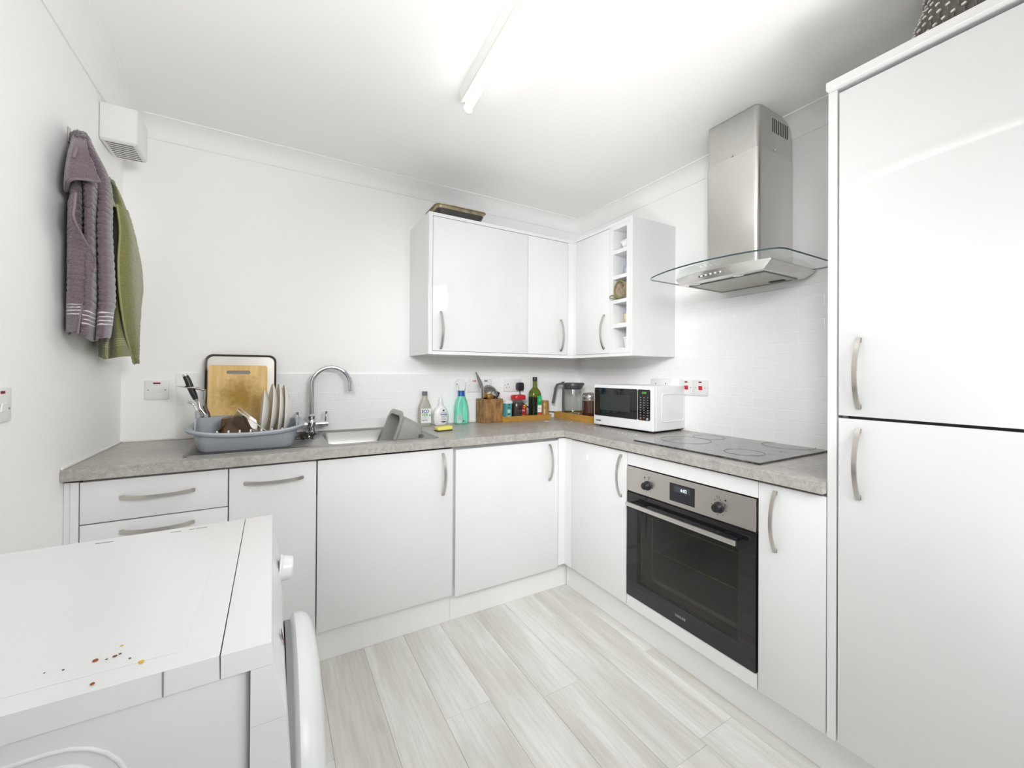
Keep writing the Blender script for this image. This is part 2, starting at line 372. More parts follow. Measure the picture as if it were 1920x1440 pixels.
for z0, z1, hz in ((.7295, .867, .805), (.445, .7255, .69), (.159, .441, .405)):
    d = door(u, g, .402 - g, z0, z1, 'drawer'); add_handle(d, .201, hz, True)
u = unit('base_cabinet', 'narrow white base cabinet with one horizontal handle, between the drawers and sink door', 'cabinet', -2.154, 'back')
carcass(u, .30); d = door(u, g, .30 - g, .159, .867); add_handle(d, .150, .808, True)
u = unit('base_cabinet', 'wide white base cabinet under the sink, vertical handle at its right', 'cabinet', -1.853, 'back')
carcass(u, .599, z1=.72); d = door(u, g, .598 - g, .159, .867); add_handle(d, .545, .749)
u = unit('base_cabinet', 'wide white base cabinet in the corner with its door hung lower, dark gap above', 'cabinet', -1.253, 'back')
carcass(u, .672); d = door(u, .011, .626, .146, .858); add_handle(d, .566, .741)
u = thing('filler_panel', 'narrow white filler strip between the left wall and the drawer unit', 'panel', (WX, -D, 0))
obj('panel', box(.0008, .017, .006, .024, .0, .869, .001), 'white', u); obj('panel', box(.0175, .0372, .0, .018, .157, .869, .001), 'white', u)
u = thing('corner_post', 'white corner post between the two runs of base cabinets', 'post', (-D, -D, 0))
b = bmn(); bx(b, -.0445, -.0005, .0003, .018, .157, .869); bx(b, -.0005, .018, -.0620, .018, .157, .869)
obj('post', b, 'white', u)
u = unit('base_cabinet', 'white base cabinet beside the oven on its left, vertical handle near the oven', 'cabinet', .643, 'right')
carcass(u, .409); d = door(u, g, .4085 - g, .159, .867); add_handle(d, .372, .750)
u = unit('base_cabinet', 'narrow white base cabinet between the oven and the tall cupboard', 'cabinet', 1.653, 'right')
carcass(u, .1995); d = door(u, .001, .1985, .159, .867); add_handle(d, .056, .750)
# oven housing strips
u = unit('oven_housing', 'white housing panels directly above and below the built in oven', 'cabinet', 1.053, 'right')
obj('panel', box(.001, .599, 0, .018, .811, .868, .001), 'white', u); obj('panel', box(.001, .597, 0, .018, .157, .2095, .001), 'white', u)
b = bmn(); bx(b, .0005, .004, .022, .55, .157, .869); bx(b, .596, .5995, .022, .55, .157, .869); bx(b, .004, .596, .022, .55, .157, .172); obj('carcass', b, 'carcass', u)
# plinths
u = thing('plinth', 'white kickboard along the floor under the sink run', 'plinth', (-2.59, -.5194, 0))
obj('board', box(0, 1.345, .0, .016, .0005, .155, .001), 'plinth', u); obj('board', box(1.3458, 2.0702, .0, .016, .0005, .155, .001), 'plinth', u)
u = thing('plinth', 'white kickboard along the floor under the oven run', 'plinth', (-.5194, -.5200, 0))
obj('board', box(0, .016, -1.50, 0, .0005, .155, .001), 'plinth', u)

# ------------------------------------------------------------------ worktop
TZ, TB, TA = .9152, .8784, .6029
def grid_prism(bm, xs, ys, keep, z0, z1):
    V = {}
    def v(i, j, k):
        if (i, j, k) not in V: V[(i, j, k)] = bm.verts.new((xs[i], ys[j], (z0, z1)[k]))
        return V[(i, j, k)]
    nx, ny = len(xs) - 1, len(ys) - 1
    K = lambda i, j: 0 <= i < nx and 0 <= j < ny and keep(i, j)
    for i in range(nx):
        for j in range(ny):
            if not K(i, j): continue
            bm.faces.new((v(i, j, 1), v(i + 1, j, 1), v(i + 1, j + 1, 1), v(i, j + 1, 1)))
            bm.faces.new((v(i, j, 0), v(i, j + 1, 0), v(i + 1, j + 1, 0), v(i + 1, j, 0)))
            if not K(i - 1, j): bm.faces.new((v(i, j, 0), v(i, j, 1), v(i, j + 1, 1), v(i, j + 1, 0)))
            if not K(i + 1, j): bm.faces.new((v(i + 1, j, 0), v(i + 1, j + 1, 0), v(i + 1, j + 1, 1), v(i + 1, j, 1)))
            if not K(i, j - 1): bm.faces.new((v(i, j, 0), v(i + 1, j, 0), v(i + 1, j, 1), v(i, j, 1)))
            if not K(i, j + 1): bm.faces.new((v(i, j + 1, 0), v(i, j + 1, 1), v(i + 1, j + 1, 1), v(i + 1, j + 1, 0)))
    return bm
u = thing('worktop', 'grey stone effect L shaped worktop over the base cabinets', 'worktop', (0, 0, TB))
xs = [WX + .001, -2.285, -1.325, -TA, -.001]; ys = [-1.8525, -TA - .0004, -TA, -.518, -.040, -.001]
b = grid_prism(bmn(), xs, ys, lambda i, j: j >= 2 and not (i == 1 and j == 3), TB, TZ)
es = [e_ for e_ in b.edges if all(abs(q.co.y + TA) < 1e-4 and abs(q.co.z - TZ) < 1e-4 for q in e_.verts)]
bmesh.ops.bevel(b, geom=es, offset=.003, segments=3, affect='EDGES')
obj('slab', b, 'worktop', u, world=True)
b = box(-TA, -.001, -1.8525, -TA - .0004, TB, TZ)
es = [e_ for e_ in b.edges if all(abs(q.co.x + TA) < 1e-4 and abs(q.co.z - TZ) < 1e-4 for q in e_.verts)]
bmesh.ops.bevel(b, geom=es, offset=.003, segments=3, affect='EDGES')
obj('slab', b, 'worktop', u, world=True)
b = bmn(); bx(b, WX + .0007, WX + .007, -.600, -.001, TZ, TZ + .008, .002); bx(b, WX + .007, -.001, -.0078, -.0012, TZ, TZ + .008, .002); bx(b, -.0078, -.0012, -1.85, -.008, TZ, TZ + .008, .002)
obj('sealant', b, 'soft', u, world=True)

# ------------------------------------------------------------------ sink
u = thing('sink', 'inset stainless steel sink with drainer, in the worktop under the tap', 'sink', (-1.805, -.279, TZ))
X0, X1, Y0, Y1 = -2.302, -1.308, -.532, -.026; zt = TZ + .0035
def rectring(x0, x1, y0, y1, r, z): return ring((x1 - x0) / 2, (y1 - y0) / 2, r, z, (x0 + x1) / 2, (y0 + y1) / 2, 6)
bx0, bx1, by0, by1 = -1.795, -1.365, -.488, -.085
# rim sheet with a hole for the bowl: outer ring -> bowl mouth ring -> down to the floor of the bowl
b = loft(bmn(), [rectring(X0, X1, Y0, Y1, .02, TZ + .0006), rectring(X0 + .002, X1 - .002, Y0 + .002, Y1 - .002, .02, zt),
    rectring(X0 + .010, X1 - .010, Y0 + .010, Y1 - .010, .018, zt), rectring(X0 + .016, X1 - .016, Y0 + .016, Y1 - .016, .016, TZ + .0012),
    rectring(bx0 - .004, bx1 + .004, by0 - .004, by1 + .004, .035, TZ + .0012), rectring(bx0, bx1, by0, by1, .035, TZ - .003),
    rectring(bx0 + .012, bx1 - .012, by0 + .012, by1 - .012, .04, TZ - .16), rectring(bx0 + .045, bx1 - .045, by0 + .045, by1 - .045, .05, TZ - .178)], False, True)
obj('bowl', b, 'sinksteel', u, world=True, smooth=.9)
b = bmn()
for i in range(9):
    y = -.47 + i * .047
    bx(b, -2.26, -1.88, y, y + .012, TZ + .0012, TZ + .0030, .0008, 1)
obj('drainer_ridges', b, 'sinksteel', u, world=True)
b = lathe(bmn(), [(.0, 0), (.04, 0), (.042, .003), (.03, .004), (.001, .002)], 24, (bx0 + bx1) / 2, (by0 + by1) / 2, TZ - .1775); obj('waste', b, 'chrome', u, world=True, smooth=S)

# ------------------------------------------------------------------ tap
tx, ty = -1.838, -.075
u = thing('kitchen_tap', 'chrome swan neck mixer tap with two lever handles behind the sink', 'tap', (tx, ty, TZ + .004))
z0 = 0
b = lathe(bmn(), [(.027, -.0025), (.027, .004), (.021, .008), (.020, .028), (.0235, .034), (.0235, .054), (.020, .060), (.0175, .070), (.0195, .078), (.0185, .088), (.0125, .095)], 24)
obj('body', b, 'chrome', u, smooth=.5)
b = cyl(bmn(), (-.070, 0, .043), (.078, 0, .043), .0145, n=20); cyl(b, (.036, 0, .043), (.0765, 0, .043), .0165, n=20); cyl(b, (-.0685, 0, .043), (-.034, 0, .043), .0165, n=20); obj('cross_bar', b, 'chrome', u, smooth=.5)
for s, x in ((1, .066), (-1, -.062)):
    obj('lever', cyl(bmn(), (x, 0, .059), (x + s * .004, 0, .108), .0042, .0065, 12), 'chrome', u, smooth=.5)
pts = [(0, 0, .088), (0, 0, .16), (0, 0, .235)]
for i in range(1, 19):
    a = PI - (PI * 1.02) * i / 18
    pts.append((.094 + .094 * math.cos(a), 0, .245 + .094 * math.sin(a)))
pts += [(.1885, 0, .224), (.1905, 0, .212)]
obj('spout', tube(bmn(), pts, [.0118] * (len(pts) - 2) + [.0125, .0125], 16), 'chrome', u, smooth=.6)

# ------------------------------------------------------------------ hob
u = thing('induction_hob', 'flat black glass hob set in the worktop over the oven', 'hob', (-.285, -1.340, TZ))
m, t, pb = nodes('hob_glass'); N = t.nodes; L = t.links
pb.inputs['Base Color'].default_value = (.012, .012, .014, 1); pb.inputs['Coat Weight'].default_value = .5; pb.inputs['Coat Roughness'].default_value = .03
tc = N.new('ShaderNodeTexCoord'); n1 = N.new('ShaderNodeTexNoise'); n1.inputs['Scale'].default_value = 14; n1.inputs['Detail'].default_value = 7; n1.inputs['Distortion'].default_value = 1.6; L.new(tc.outputs['Object'], n1.inputs[0])
r_ = N.new('ShaderNodeMapRange'); r_.inputs[1].default_value = .45; r_.inputs[2].default_value = .75; r_.inputs[3].default_value = .06; r_.inputs[4].default_value = .34; L.new(n1.outputs[0], r_.inputs[0]); L.new(r_.outputs[0], pb.inputs['Roughness'])
r2_ = N.new('ShaderNodeValToRGB'); r2_.color_ramp.elements[0].position = .42; r2_.color_ramp.elements[1].position = .72; r2_.color_ramp.elements[0].color = (.012, .012, .014, 1); r2_.color_ramp.elements[1].color = (.10, .10, .095, 1); L.new(n1.outputs[0], r2_.inputs[0]); L.new(r2_.outputs[0], pb.inputs['Base Color'])
obj('glass', box(-.252, .256, -.2935, .2895, .0004, .0075, .0015, 2), m, u)
MT['ringmark'] = mat('ring_print', (.035, .035, .035), .3)
for cx, cy, R in ((.223, -.155, .096), (-.04, .165, .108), (.135, .165, .07), (-.10, -.15, .07)):
    b = lathe(bmn(), [(R, .0078), (R + .0028, .0078), (R + .0028, .0080), (R, .0080), (R, .0078)], 56, cx, cy, 0, False, False); obj('ring', b, 'ringmark', u)

# ------------------------------------------------------------------ oven
u = unit('built_in_oven', 'built in electric oven with steel control panel and black glass door', 'oven', 1.0545, 'right')
OW = .597
obj('control_panel', box(0.001, OW - .0035, -.004, .020, .694, .8065, .001), 'ovensteel', u)
b = bmn(); t_ = .004
bx(b, .02, OW - .02, .075, .53, .215, .223); bx(b, .02, OW - .02, .075, .53, .655, .663); bx(b, .02, .028, .075, .53, .223, .655); bx(b, OW - .028, OW - .02, .075, .53, .223, .655); bx(b, .02, OW - .02, .53, .538, .215, .663)
MT['enamel'] = mat('grey_enamel', (.30, .29, .275), .45)
obj('cavity', b, 'enamel', u)
dr = obj('door', grid_prism(bmn(), [.0015, .066, .531, OW - .004], [-.004, .018], lambda i, j: True, .2125, .288), 'blackglass', u)
b = bmn(); bx(b, .0015, OW - .004, -.004, .018, .2125, .288, .001); bx(b, .0015, OW - .004, -.004, .018, .618, .688, .001); bx(b, .0015, .066, -.004, .018, .288, .618); bx(b, .531, OW - .004, -.004, .018, .288, .618)
me = bpy.data.meshes.new('door'); b.to_mesh(me); b.free(); me.materials.append(MT['blackglass']); dr.data = me
obj('window', box(.066, .531, -.0035, .002, .288, .618), clear('smoked_glass', (.62, .61, .585), .03), dr)
b = bmn(); bx(b, .12, .535, .03, .034, .31, .327); bx(b, .118, .124, .03, .034, .327, .60); obj('inner_frame', b, 'grey', dr)
MT['racksteel'] = mat('rack_wire', (.62, .52, .25), .35, 1.0)
b = bmn()
for z, y in ((.42, .09), (.545, .12)):
    cyl(b, (.03, y, z), (OW - .03, y, z), .0022, n=8)
    cyl(b, (.03, .40, z), (OW - .03, .40, z), .0018, n=6)
    for i in (0, 1): cyl(b, (.05 + i * .497, y, z), (.05 + i * .497, .5, z), .0018, n=6)
obj('wire_shelf', b, 'racksteel', u)
b = box(.036, .548, -.052, -.040, .6385, .6565, .003); obj('handle', b, 'barsteel', dr)
for x in (.075, .500):
    obj('handle_bracket', box(x - .03, x + .03, -.0395, -.0042, .6405, .6545, .003), 'black', dr)
b = box(.001, OW - .0035, .000, .015, .689, .693); obj('seam', b, 'dark', u)
def knob(x, z):
    b = lathe(bmn(), [(.0205, 0), (.0205, .004), (.017, .006), (.0155, .022), (.0145, .0245), (.001, .0245)], 28); rot(b, 'X', PI / 2); mv(b, (x, -.0042, z)); bx(b, x - .003, x + .003, -.031, -.028, z - .013, z + .013, .001)
    k = obj('knob', b, 'black', u, smooth=S)
knob(.122, .741); knob(.458, .741)
ds = obj('display', box(.240, .357, -.0048, -.0041, .711, .784, .0), 'black', u)
MT['lcd'] = mat('lcd_grey', (.045, .05, .06), .15); MT['lcdlit'] = emit('lcd_digits', (.75, .88, 1.0), 1.6)
obj('screen', box(.264, .337, -.0052, -.0049, .751, .776), 'lcd', ds)
text('digits', '6:02', .017, 'lcdlit', ds, (.293, -.0054, .7575), sx=1.0, depth=.0001)
for x, z, r in ((.107, .774, .0035), (.484, .773, .0035)):
    q = lathe(bmn(), [(r, 0), (r, .0006)], 12); rot(q, 'X', PI / 2); mv(q, (x, -.0042, z)); obj('indicator_lamp', q, 'dark', u)
b = bmn()
for cx in (.122, .458):
    for k in range(8):
        a = .6 + k * 2 * PI / 8
        bx(b, cx + .029 * math.cos(a) - .0016, cx + .029 * math.cos(a) + .0016, -.0046, -.0041, .741 + .029 * math.sin(a) - .0016, .741 + .029 * math.sin(a) + .0016)
for cx in (.130, .455): bx(b, cx - .006, cx + .006, -.0046, -.0041, .7745, .7755); bx(b, cx - .006, cx + .006, -.0046, -.0041, .780, .781); bx(b, cx - .006, cx - .005, -.0046, -.0041, .7755, .780); bx(b, cx + .005, cx + .006, -.0046, -.0041, .7755, .780)
o = obj('markings', b, 'dark', u); o['kind'] = 'stuff'
text('lettering', 'ZANUSSI', .0135, mat('logo_grey', (.30, .29, .29), .4), dr, (.268, -.0043, .2455), depth=.0002, sx=.92, bold=.0004)

# ------------------------------------------------------------------ tall cupboard with end panel and cap
u = unit('end_panel', 'tall white end panel between the worktop end and the tall cupboard', 'panel', 1.8545, 'right')
obj('panel', box(0, .0225, -.0, .5785, .157, 2.076, .001), 'white', u)
u = unit('tall_cupboard', 'tall white cupboard at the right edge with two gloss doors', 'cupboard', 1.8785, 'right')
b = bmn(); bx(b, .001, .6, .034, .578, .157, 2.074); obj('carcass', b, 'carcass', u)
obj('gap_shade_or_gasket', box(.02, .59, .0205, .033, 1.095, 1.13), 'black', u)  # black strip added behind the door split, painting the shade in the gap
d = door(u, .0035, .596, .159, 1.1075); add_handle(d, .0530, .982)
d = door(u, .0035, .596, 1.1155, 2.062); add_handle(d, .0530, 1.238)
obj('cap', box(-.024, .61, -.017, .578, 2.0768, 2.1010, .002), 'white', u)

# ------------------------------------------------------------------ wall cabinets
UA, UB, UT = .3468, 1.3313, 2.0873
def wunit(name, label, cat, x0, run, group=None):
    return thing(name, label, cat, (x0, -UA, 0), 0, group) if run == 'back' else thing(name, label, cat, (-UA, -x0, 0), -PI / 2, group)
def wcarc(u, w):
    b = bmn(); t = .016; d = UA - .001; y0 = DT + .010; z0, z1 = UB + .018, UT - .0185
    bx(b, .0005, t, y0, d, z0, z1); bx(b, w - t, w - .0005, y0, d, z0, z1); bx(b, t, w - t, y0, d, z0, z0 + t); bx(b, t, w - t, y0, d, z1 - t, z1); bx(b, t, w - t, d - .008, d, z0 + t, z1 - t)
    obj('carcass', b, 'carcass', u)
u = wunit('end_panel', 'white side panel closing the left end of the wall cabinets', 'panel', -1.306, 'back')
obj('panel', box(0, .0215, 0, UA - .0012, UB, UT, .001), 'white', u)
u = wunit('wall_cabinet', 'wide white wall cabinet under the baking tin, handle at its left', 'cabinet', -1.284, 'back')
wcarc(u, .5965); d = door(u, .0015, .595, 1.351, 2.0665); add_handle(d, .046, 1.461)
u = wunit('wall_cabinet', 'narrow white wall cabinet beside the corner, handle at its right', 'cabinet', -.687, 'back')
wcarc(u, .302); d = door(u, .0015, .3005, 1.351, 2.0665); add_handle(d, .247, 1.474)
u = thing('corner_post', 'white corner post between the two runs of wall cabinets', 'post', (-UA, -UA, 0))
b = bmn(); bx(b, -.0375, .0, .0003, .018, UB + .0185, UT - .019); bx(b, .0, .018, -.0375, .018, UB + .0185, UT - .019); obj('post', b, 'white', u)
u = wunit('wall_cabinet', 'narrow white wall cabinet between the corner and the open cubby column', 'cabinet', .385, 'right')
wcarc(u, .297); d = door(u, .0015, .2955, 1.351, 2.0665); add_handle(d, .258, 1.476)
u = wunit('wine_rack', 'white column of five open cubbies in the wall cabinet run', 'rack', .6825, 'right')
cells = [(1.377, 1.491), (1.515, 1.629), (1.650, 1.766), (1.786, 1.908), (1.930, 2.046)]
xa, xb, dw = .030, .133, .30
b = bmn(); bx(b, .0005, xa, 0, dw, UB + .0185, UT - .019); bx(b, xb, .1585, 0, dw, UB + .0185, UT - .019); bx(b, .0005, .1585, dw, dw + .010, UB + .0185, UT - .019)
obj('frame', b, 'white', u)
zz = [UB + .0185] + [c for q in cells for c in q] + [UT - .019]
for i in range(0, len(zz), 2): obj('shelf', box(xa + .0002, xb - .0002, 0, dw - .0002, zz[i], zz[i + 1]), 'white', u)
u = wunit('end_panel', 'white side panel closing the right end of the wall cabinets, near the hood', 'panel', .8415, 'right')
obj('panel', box(0, .0165, 0, UA - .0012, UB, UT, .001), 'white', u)
for nm, lb, z0, z1, cat in (('cornice_strip', 'thin white strip along the top of the wall cabinets', UT - .0183, UT - .0005, 'strip'), ('pelmet_strip', 'thin white strip along the bottom of the wall cabinets', UB, UB + .0178, 'strip')):
    u = thing(nm, lb, cat, (-UA, -UA, z0))
    b = grid_prism(bmn(), [-1.284, -UA, -.0012], [-.841, -UA, -.0012], lambda i, j: i == 1 or j == 1, z0, z1); obj('strip', b, 'white', u, world=True)

# ------------------------------------------------------------------ extractor hood
hy = -1.360
u = thing('extractor_hood', 'stainless chimney extractor hood with curved clear glass canopy over the hob', 'hood', (0, hy, 1.68))
def chim(x, hw, z0, z1, follow):
    plan = [(-.0012, hw)]; r = .022
    if follow:
        plan = [(-d_, hw) for d_ in (.0015, .008, .014, .022, .032, .044, .056, .068, .0795, .0853, .0855)]
    for i in range(7):
        a = PI / 2 * i / 6; plan.append((-x + r - r * math.sin(a), hw - r + r * math.cos(a)))
    plan = plan + [(px, -py) for px, py in reversed(plan)]
    b = bmn(); lo = [b.verts.new((px, py, z0)) for px, py in plan]
    hi = [b.verts.new((px, py, (min(z1, cove_fn(-px) - .003) if follow else z1))) for px, py in plan]
    for i in range(len(plan) - 1): b.faces.new((lo[i], lo[i + 1], hi[i + 1], hi[i]))
    if not follow: pass
    b.faces.new(hi)
    return b
obj('chimney_upper', mv(chim(.272, .1185, 2.10, CZ - .002, True), (0, 0, -1.68)), 'steel2', u, smooth=.35)
obj('chimney_lower', mv(chim(.275, .1215, 1.6925, 2.188, False), (0, 0, -1.68)), 'steel', u, smooth=.35)
for i in range(9):
    x = -.163 + i * .0148
    obj('vent_slot', box(x - .0034, x + .0034, -.1190, -.1184, .597, .657), 'dark', u)
for i in range(9):
    x = -.163 + i * .0148
    obj('vent_slot', box(x - .0034, x + .0034, .1184, .1190, .597, .657), 'dark', u)
b = lathe(bmn(), [(.0055, 0), (.005, .002), (.002, .003), (.0005, .0022)], 12); rot(b, 'Y', -PI / 2); mv(b, (-.2752, -.004, .516)); obj('screw', b, 'chrome', u, smooth=S)
b = lathe(bmn(), [(.0055, 0), (.005, .002), (.002, .003), (.0005, .0022)], 12); rot(b, 'X', PI / 2); mv(b, (-.150, -.1217, .522)); obj('screw', b, 'chrome', u, smooth=S)
# glass canopy: bow front plan
def canopy():
    half = []
    for px, py in ((-.0015, .302), (-.20, .302), (-.400, .302), (-.432, .299), (-.450, .290), (-.468, .268), (-.490, .215), (-.510, .145), (-.522, .07)): half.append((px, py))
    return half + [(-.526, 0)] + [(px, -py) for px, py in reversed(half)]
MT['hoodglass'] = clear('canopy_glass', (.965, .985, .98), .02); MT['glassedge'] = mat('glass_edge', (.03, .055, .06), .15)
b = bmn(); prism(b, canopy(), .0045, .0105)
for f in b.faces: f.material_index = 1 if len(f.verts) == 4 else 0
obj('canopy_glass', b, ['hoodglass', 'glassedge'], u)
def bow(x_front, x_mid, hw, x_back, n=12):
    P = [(x_back, hw)]
    for i in range(n + 1):
        s = -1 + 2 * i / n; P.append((x_front + (x_mid - x_front) * (1 - s * s), -s * hw))
    return P + [(x_back, -hw)]
top = bow(-.358, -.402, .216, -.0015); bot = bow(-.375 + .012, -.388, .190, -.045)
b = loft(bmn(), [[Vector((x, y, -.034)) for x, y in bot], [Vector((x, y, -.001)) for x, y in [(q[0], q[1]) for q in top]], [Vector((x, y, .0040)) for x, y in top]])
obj('body', b, 'steel', u, smooth=.35)
fb = bmn(); bx(fb, -.315, -.075, -.165, .165, -.0362, -.0343, .0005, 1); flt = obj('filter', fb, mat('filter_mesh', (.42, .41, .36), .45, .8, bump=.3, bscale=300), u)
b = grid_prism(bmn(), [-.322, -.313, -.077, -.068], [-.172, -.163, .163, .172], lambda i, j: not (i == 1 and j == 1), -.0385, -.0345); obj('filter_frame', b, 'sinksteel', flt)
obj('filter_latch', box(-.12, -.095, -.14, -.08, -.0385, -.0364, .0008), 'dark', flt)
for y in (.125, -.075):
    b = lathe(bmn(), [(.001, -.0365), (.018, -.0365), (.021, -.0356), (.022, -.0343)], 24, -.341, y, 0); obj('lamp_lens', b, 'plastic', u, smooth=S)
for i in range(5):
    y = .062 - i * .0225
    b = lathe(bmn(), [(.0055, -.004), (.0055, .006), (.0045, .008), (.001, .008)], 12); rot(b, 'Y', -PI / 2 - .33); mv(b, (-.3965 + .02 * (abs(y) / .2) ** 2, y, -.018)); obj('button', b, 'chrome', u, smooth=S)

# ------------------------------------------------------------------ fluorescent ceiling light
u = thing('ceiling_light', 'fluorescent batten ceiling light with one bare glowing tube', 'light', (-1.343, -.915, CZ), -.062)
obj('batten', loft(bmn(), [[Vector((x, -y, z)) for x, z in ((-.034, -.0005), (-.034, -.004), (-.024, -.040), (-.020, -.043), (.020, -.043), (.024, -.040), (.034, -.004), (.034, -.0005))] for y in (0.002, 1.24)]), 'plastic', u)
b = bmn(); loft(b, [[Vector((x, -y, z)) for x, z in ((-.0255, -.036), (-.0255, -.048), (-.018, -.0495), (.018, -.0495), (.0255, -.048), (.0255, -.036))] for y in (0.0, 1.242)]); obj('cover', b, mat('aged_white', (.74, .72, .66), .4), u)
for y in (-.006, -1.236):
    b = cyl(bmn(), (0, y - .008, -.074), (0, y + .008, -.074), .0185, n=24); bx(b, -.012, .012, y - .008, y + .008, -.062, -.046); obj('lamp_holder', b, 'plastic', u, smooth=S)
b = cyl(bmn(), (0, -.016, -.074), (0, -1.226, -.074), .013, n=24); obj('tube', b, emit('tube_glow', (1.0, .985, .96), TUBE_STRENGTH), u, smooth=S)
b = lathe(bmn(), [(.004, 0), (.003, -.002), (.0005, -.0025)], 10, -.004, -.075, -.0496); obj('screw', b, 'grey', u)

# ------------------------------------------------------------------ ventilation box in the corner
u = thing('extractor_vent', 'white box vent with slotted grille high in the left corner', 'vent', (WX, -.22, 2.12))
obj('casing', box(.0008, .112, -.083, .078, .0015, .142, .008, 3), 'plastic', u, smooth=S)
obj('grille', box(.004, .108, -.080, .075, -.002, .0012, .001, 1), 'plastic', u)
for i in range(8):
    y = -.064 + i * .0186
    obj('slot', box(.016, .098, y - .0032, y + .0032, -.0026, -.0021), mat('vent_shadow', (.16, .13, .11), .8) if i == 0 else bpy.data.materials['vent_shadow'], u)


# ------------------------------------------------------------------ washing machine
u = thing('washing_machine', 'white front loading washing machine in the near left corner, crumbs on its top', 'washing machine', (-2.30, -1.47, 0))
MT['seam'] = mat('dark_seam', (.16, .13, .12), .7)
def rx(x0, x1, hy_, r, z): return ring((x1 - x0) / 2, hy_, r, z, (x0 + x1) / 2, 0, 5)
b = loft(bmn(), [rx(-.285, .262, .2955, .02, .02), rx(-.285, .262, .2955, .02, .817)]); obj('side_casing', b, 'appl', u, smooth=.5)
# top slab in two pieces with a seam, rounded rear corner
b = bmn(); P = [(-.287, -.298), (-.27, -.2995), (.2275, -.2995), (.2275, .2995), (-.21, .2995), (-.262, .286), (-.287, .235)]
loft(b, [[Vector((x, y, z)) for x, y in [(px * (1 if z < .846 else .997), py * (1 if z < .846 else .996)) for px, py in P]] for z in (.8185, .846, .850)])
tp = obj('top', b, 'appl', u)
obj('top_panel', loft(bmn(), [ring(.215, .262, .012, .8503, -.03, 0, 5), ring(.2145, .2615, .012, .8508, -.03, 0, 5)]), 'appl', tp)
b = bmn(); loft(b, [[Vector((x, y, z)) for x, y in ((.2285, -.2995), (x1_, -.2995), (x1_, .2995), (.2285, .2995))] for z, x1_ in ((.8185, .2895), (.846, .2885), (.850, .2870))]); obj('top_trim', b, 'appl', u)
b = bmn(); bx(b, .1675, .1690, -.3, -.2992, .8185, .8500); obj('seam', b, 'grey', tp)
# front: control fascia leaning outwards, then the lower front panel
fr = [(.2625, .818), (.2895, .818), (.2960, .79), (.3035, .755), (.3065, .7385), (.2625, .7385)]
b = loft(bmn(), [[Vector((x, y, z)) for x, z in fr] for y in (-.2993, .2993)])
fas = obj('control_fascia', b, 'appl', u, smooth=.5)
fr = [(.2625, .7380), (.3065, .7380), (.316, .60), (.316, .25), (.300, .03), (.2625, .03)]
b = loft(bmn(), [[Vector((x, y, z)) for x, z in fr] for y in (-.2993, .2993)]); obj('front_panel', b, 'appl', u, smooth=.3)
b = bmn(); bx(b, .2612, .2626, -.2990, -.2940, .04, .8175); bx(b, .2276, .2284, -.299, .299, .8185, .8494); obj('joint', b, 'seam', u)
b = lathe(bmn(), [(.032, 0), (.032, .004), (.029, .007), (.027, .026), (.024, .029), (.001, .029)], 32); rot(b, 'Y', PI / 2 + .12); mv(b, (.302, .170, .757)); kn = obj('programme_knob', b, 'appl', u, smooth=S)
obj('pointer', rot(box(.002, .020, -.001, .001, .0285, .0300), 'Y', 0) if False else mv(rot(box(-.024, -.004, -.001, .001, .0285, .0297), 'Y', PI / 2 + .12), (.302, .170, .757)), 'grey', kn)
# porthole door: thick bulging disc on a dark gasket
b = lathe(bmn(), [(.232, 0), (.244, .008), (.245, .020), (.238, .034), (.22, .044), (.17, .052), (.155, .050)], 48, cap0=True, cap1=False); rot(b, 'Y', PI / 2); mv(b, (.3235, 0, .455)); dr = obj('porthole_door', b, 'appl', u, smooth=S)
b = lathe(bmn(), [(.1545, .049), (.12, .035), (.06, .012), (.001, .006)], 40, cap0=False); rot(b, 'Y', PI / 2); mv(b, (.3235, 0, .455)); obj('porthole_glass', b, 'blackglass', dr, smooth=S)
b = lathe(bmn(), [(.225, -.010), (.232, -.010), (.232, .004), (.225, .004)], 40, cap0=False, cap1=False); rot(b, 'Y', PI / 2); mv(b, (.3225, 0, .455)); obj('gap_shade_or_gasket', b, 'grey', dr, smooth=S)
# pressed relief on the near side panel: two rounded ridges, one inside the other
def ridge(x0, x1, z0_, z1_, r, rad):
    P = ring((x1 - x0) / 2, (z1_ - z0_) / 2, r, 0, (x0 + x1) / 2, (z0_ + z1_) / 2, 6)
    P = [Vector((p.x, -.2952, p.y)) for p in P]; P.append(P[0]); return tube(bmn(), P, rad, 8, False)
obj('relief', ridge(-.24, .135, .12, .790, .07, .0028), 'appl', u, smooth=1.2)
obj('relief', ridge(-.21, .112, .15, .770, .045, .0035), 'appl', u, smooth=1.2)
# crest print on the fascia
b = bmn(); rr_ = random.Random(3)
for k in range(16):
    dy, dz = rr_.uniform(-.011, .011), rr_.uniform(-.012, .012); sz = rr_.uniform(.0012, .0028)
    q = box(-.0003, .0003, dy - sz, dy + sz, dz - sz, dz + sz); me = bpy.data.meshes.new('t'); q.to_mesh(me); q.free(); b.from_mesh(me)
rot(b, 'Y', -.157); mv(b, (.3045, -.132, .760)); em = obj('emblem', b, 'ink', fas); em['kind'] = 'stuff'
b = bmn()
for dy, dz, sz in ((-.004, -.008, .0018), (.004, -.010, .0014), (.001, .0, .0016)): bx(b, .0, .0006, dy - sz, dy + sz, dz - sz, dz + sz)
rot(b, 'Y', -.157); mv(b, (.3046, -.132, .760)); em = obj('emblem', b, 'red', fas); em['kind'] = 'stuff'
for k in range(4):
    obj('foot', cyl(bmn(), ((-.24, .22)[k % 2], (-.24, .24)[k // 2], .0003), ((-.24, .22)[k % 2], (-.24, .24)[k // 2], .0195), .022), 'black', u)
b = bmn()
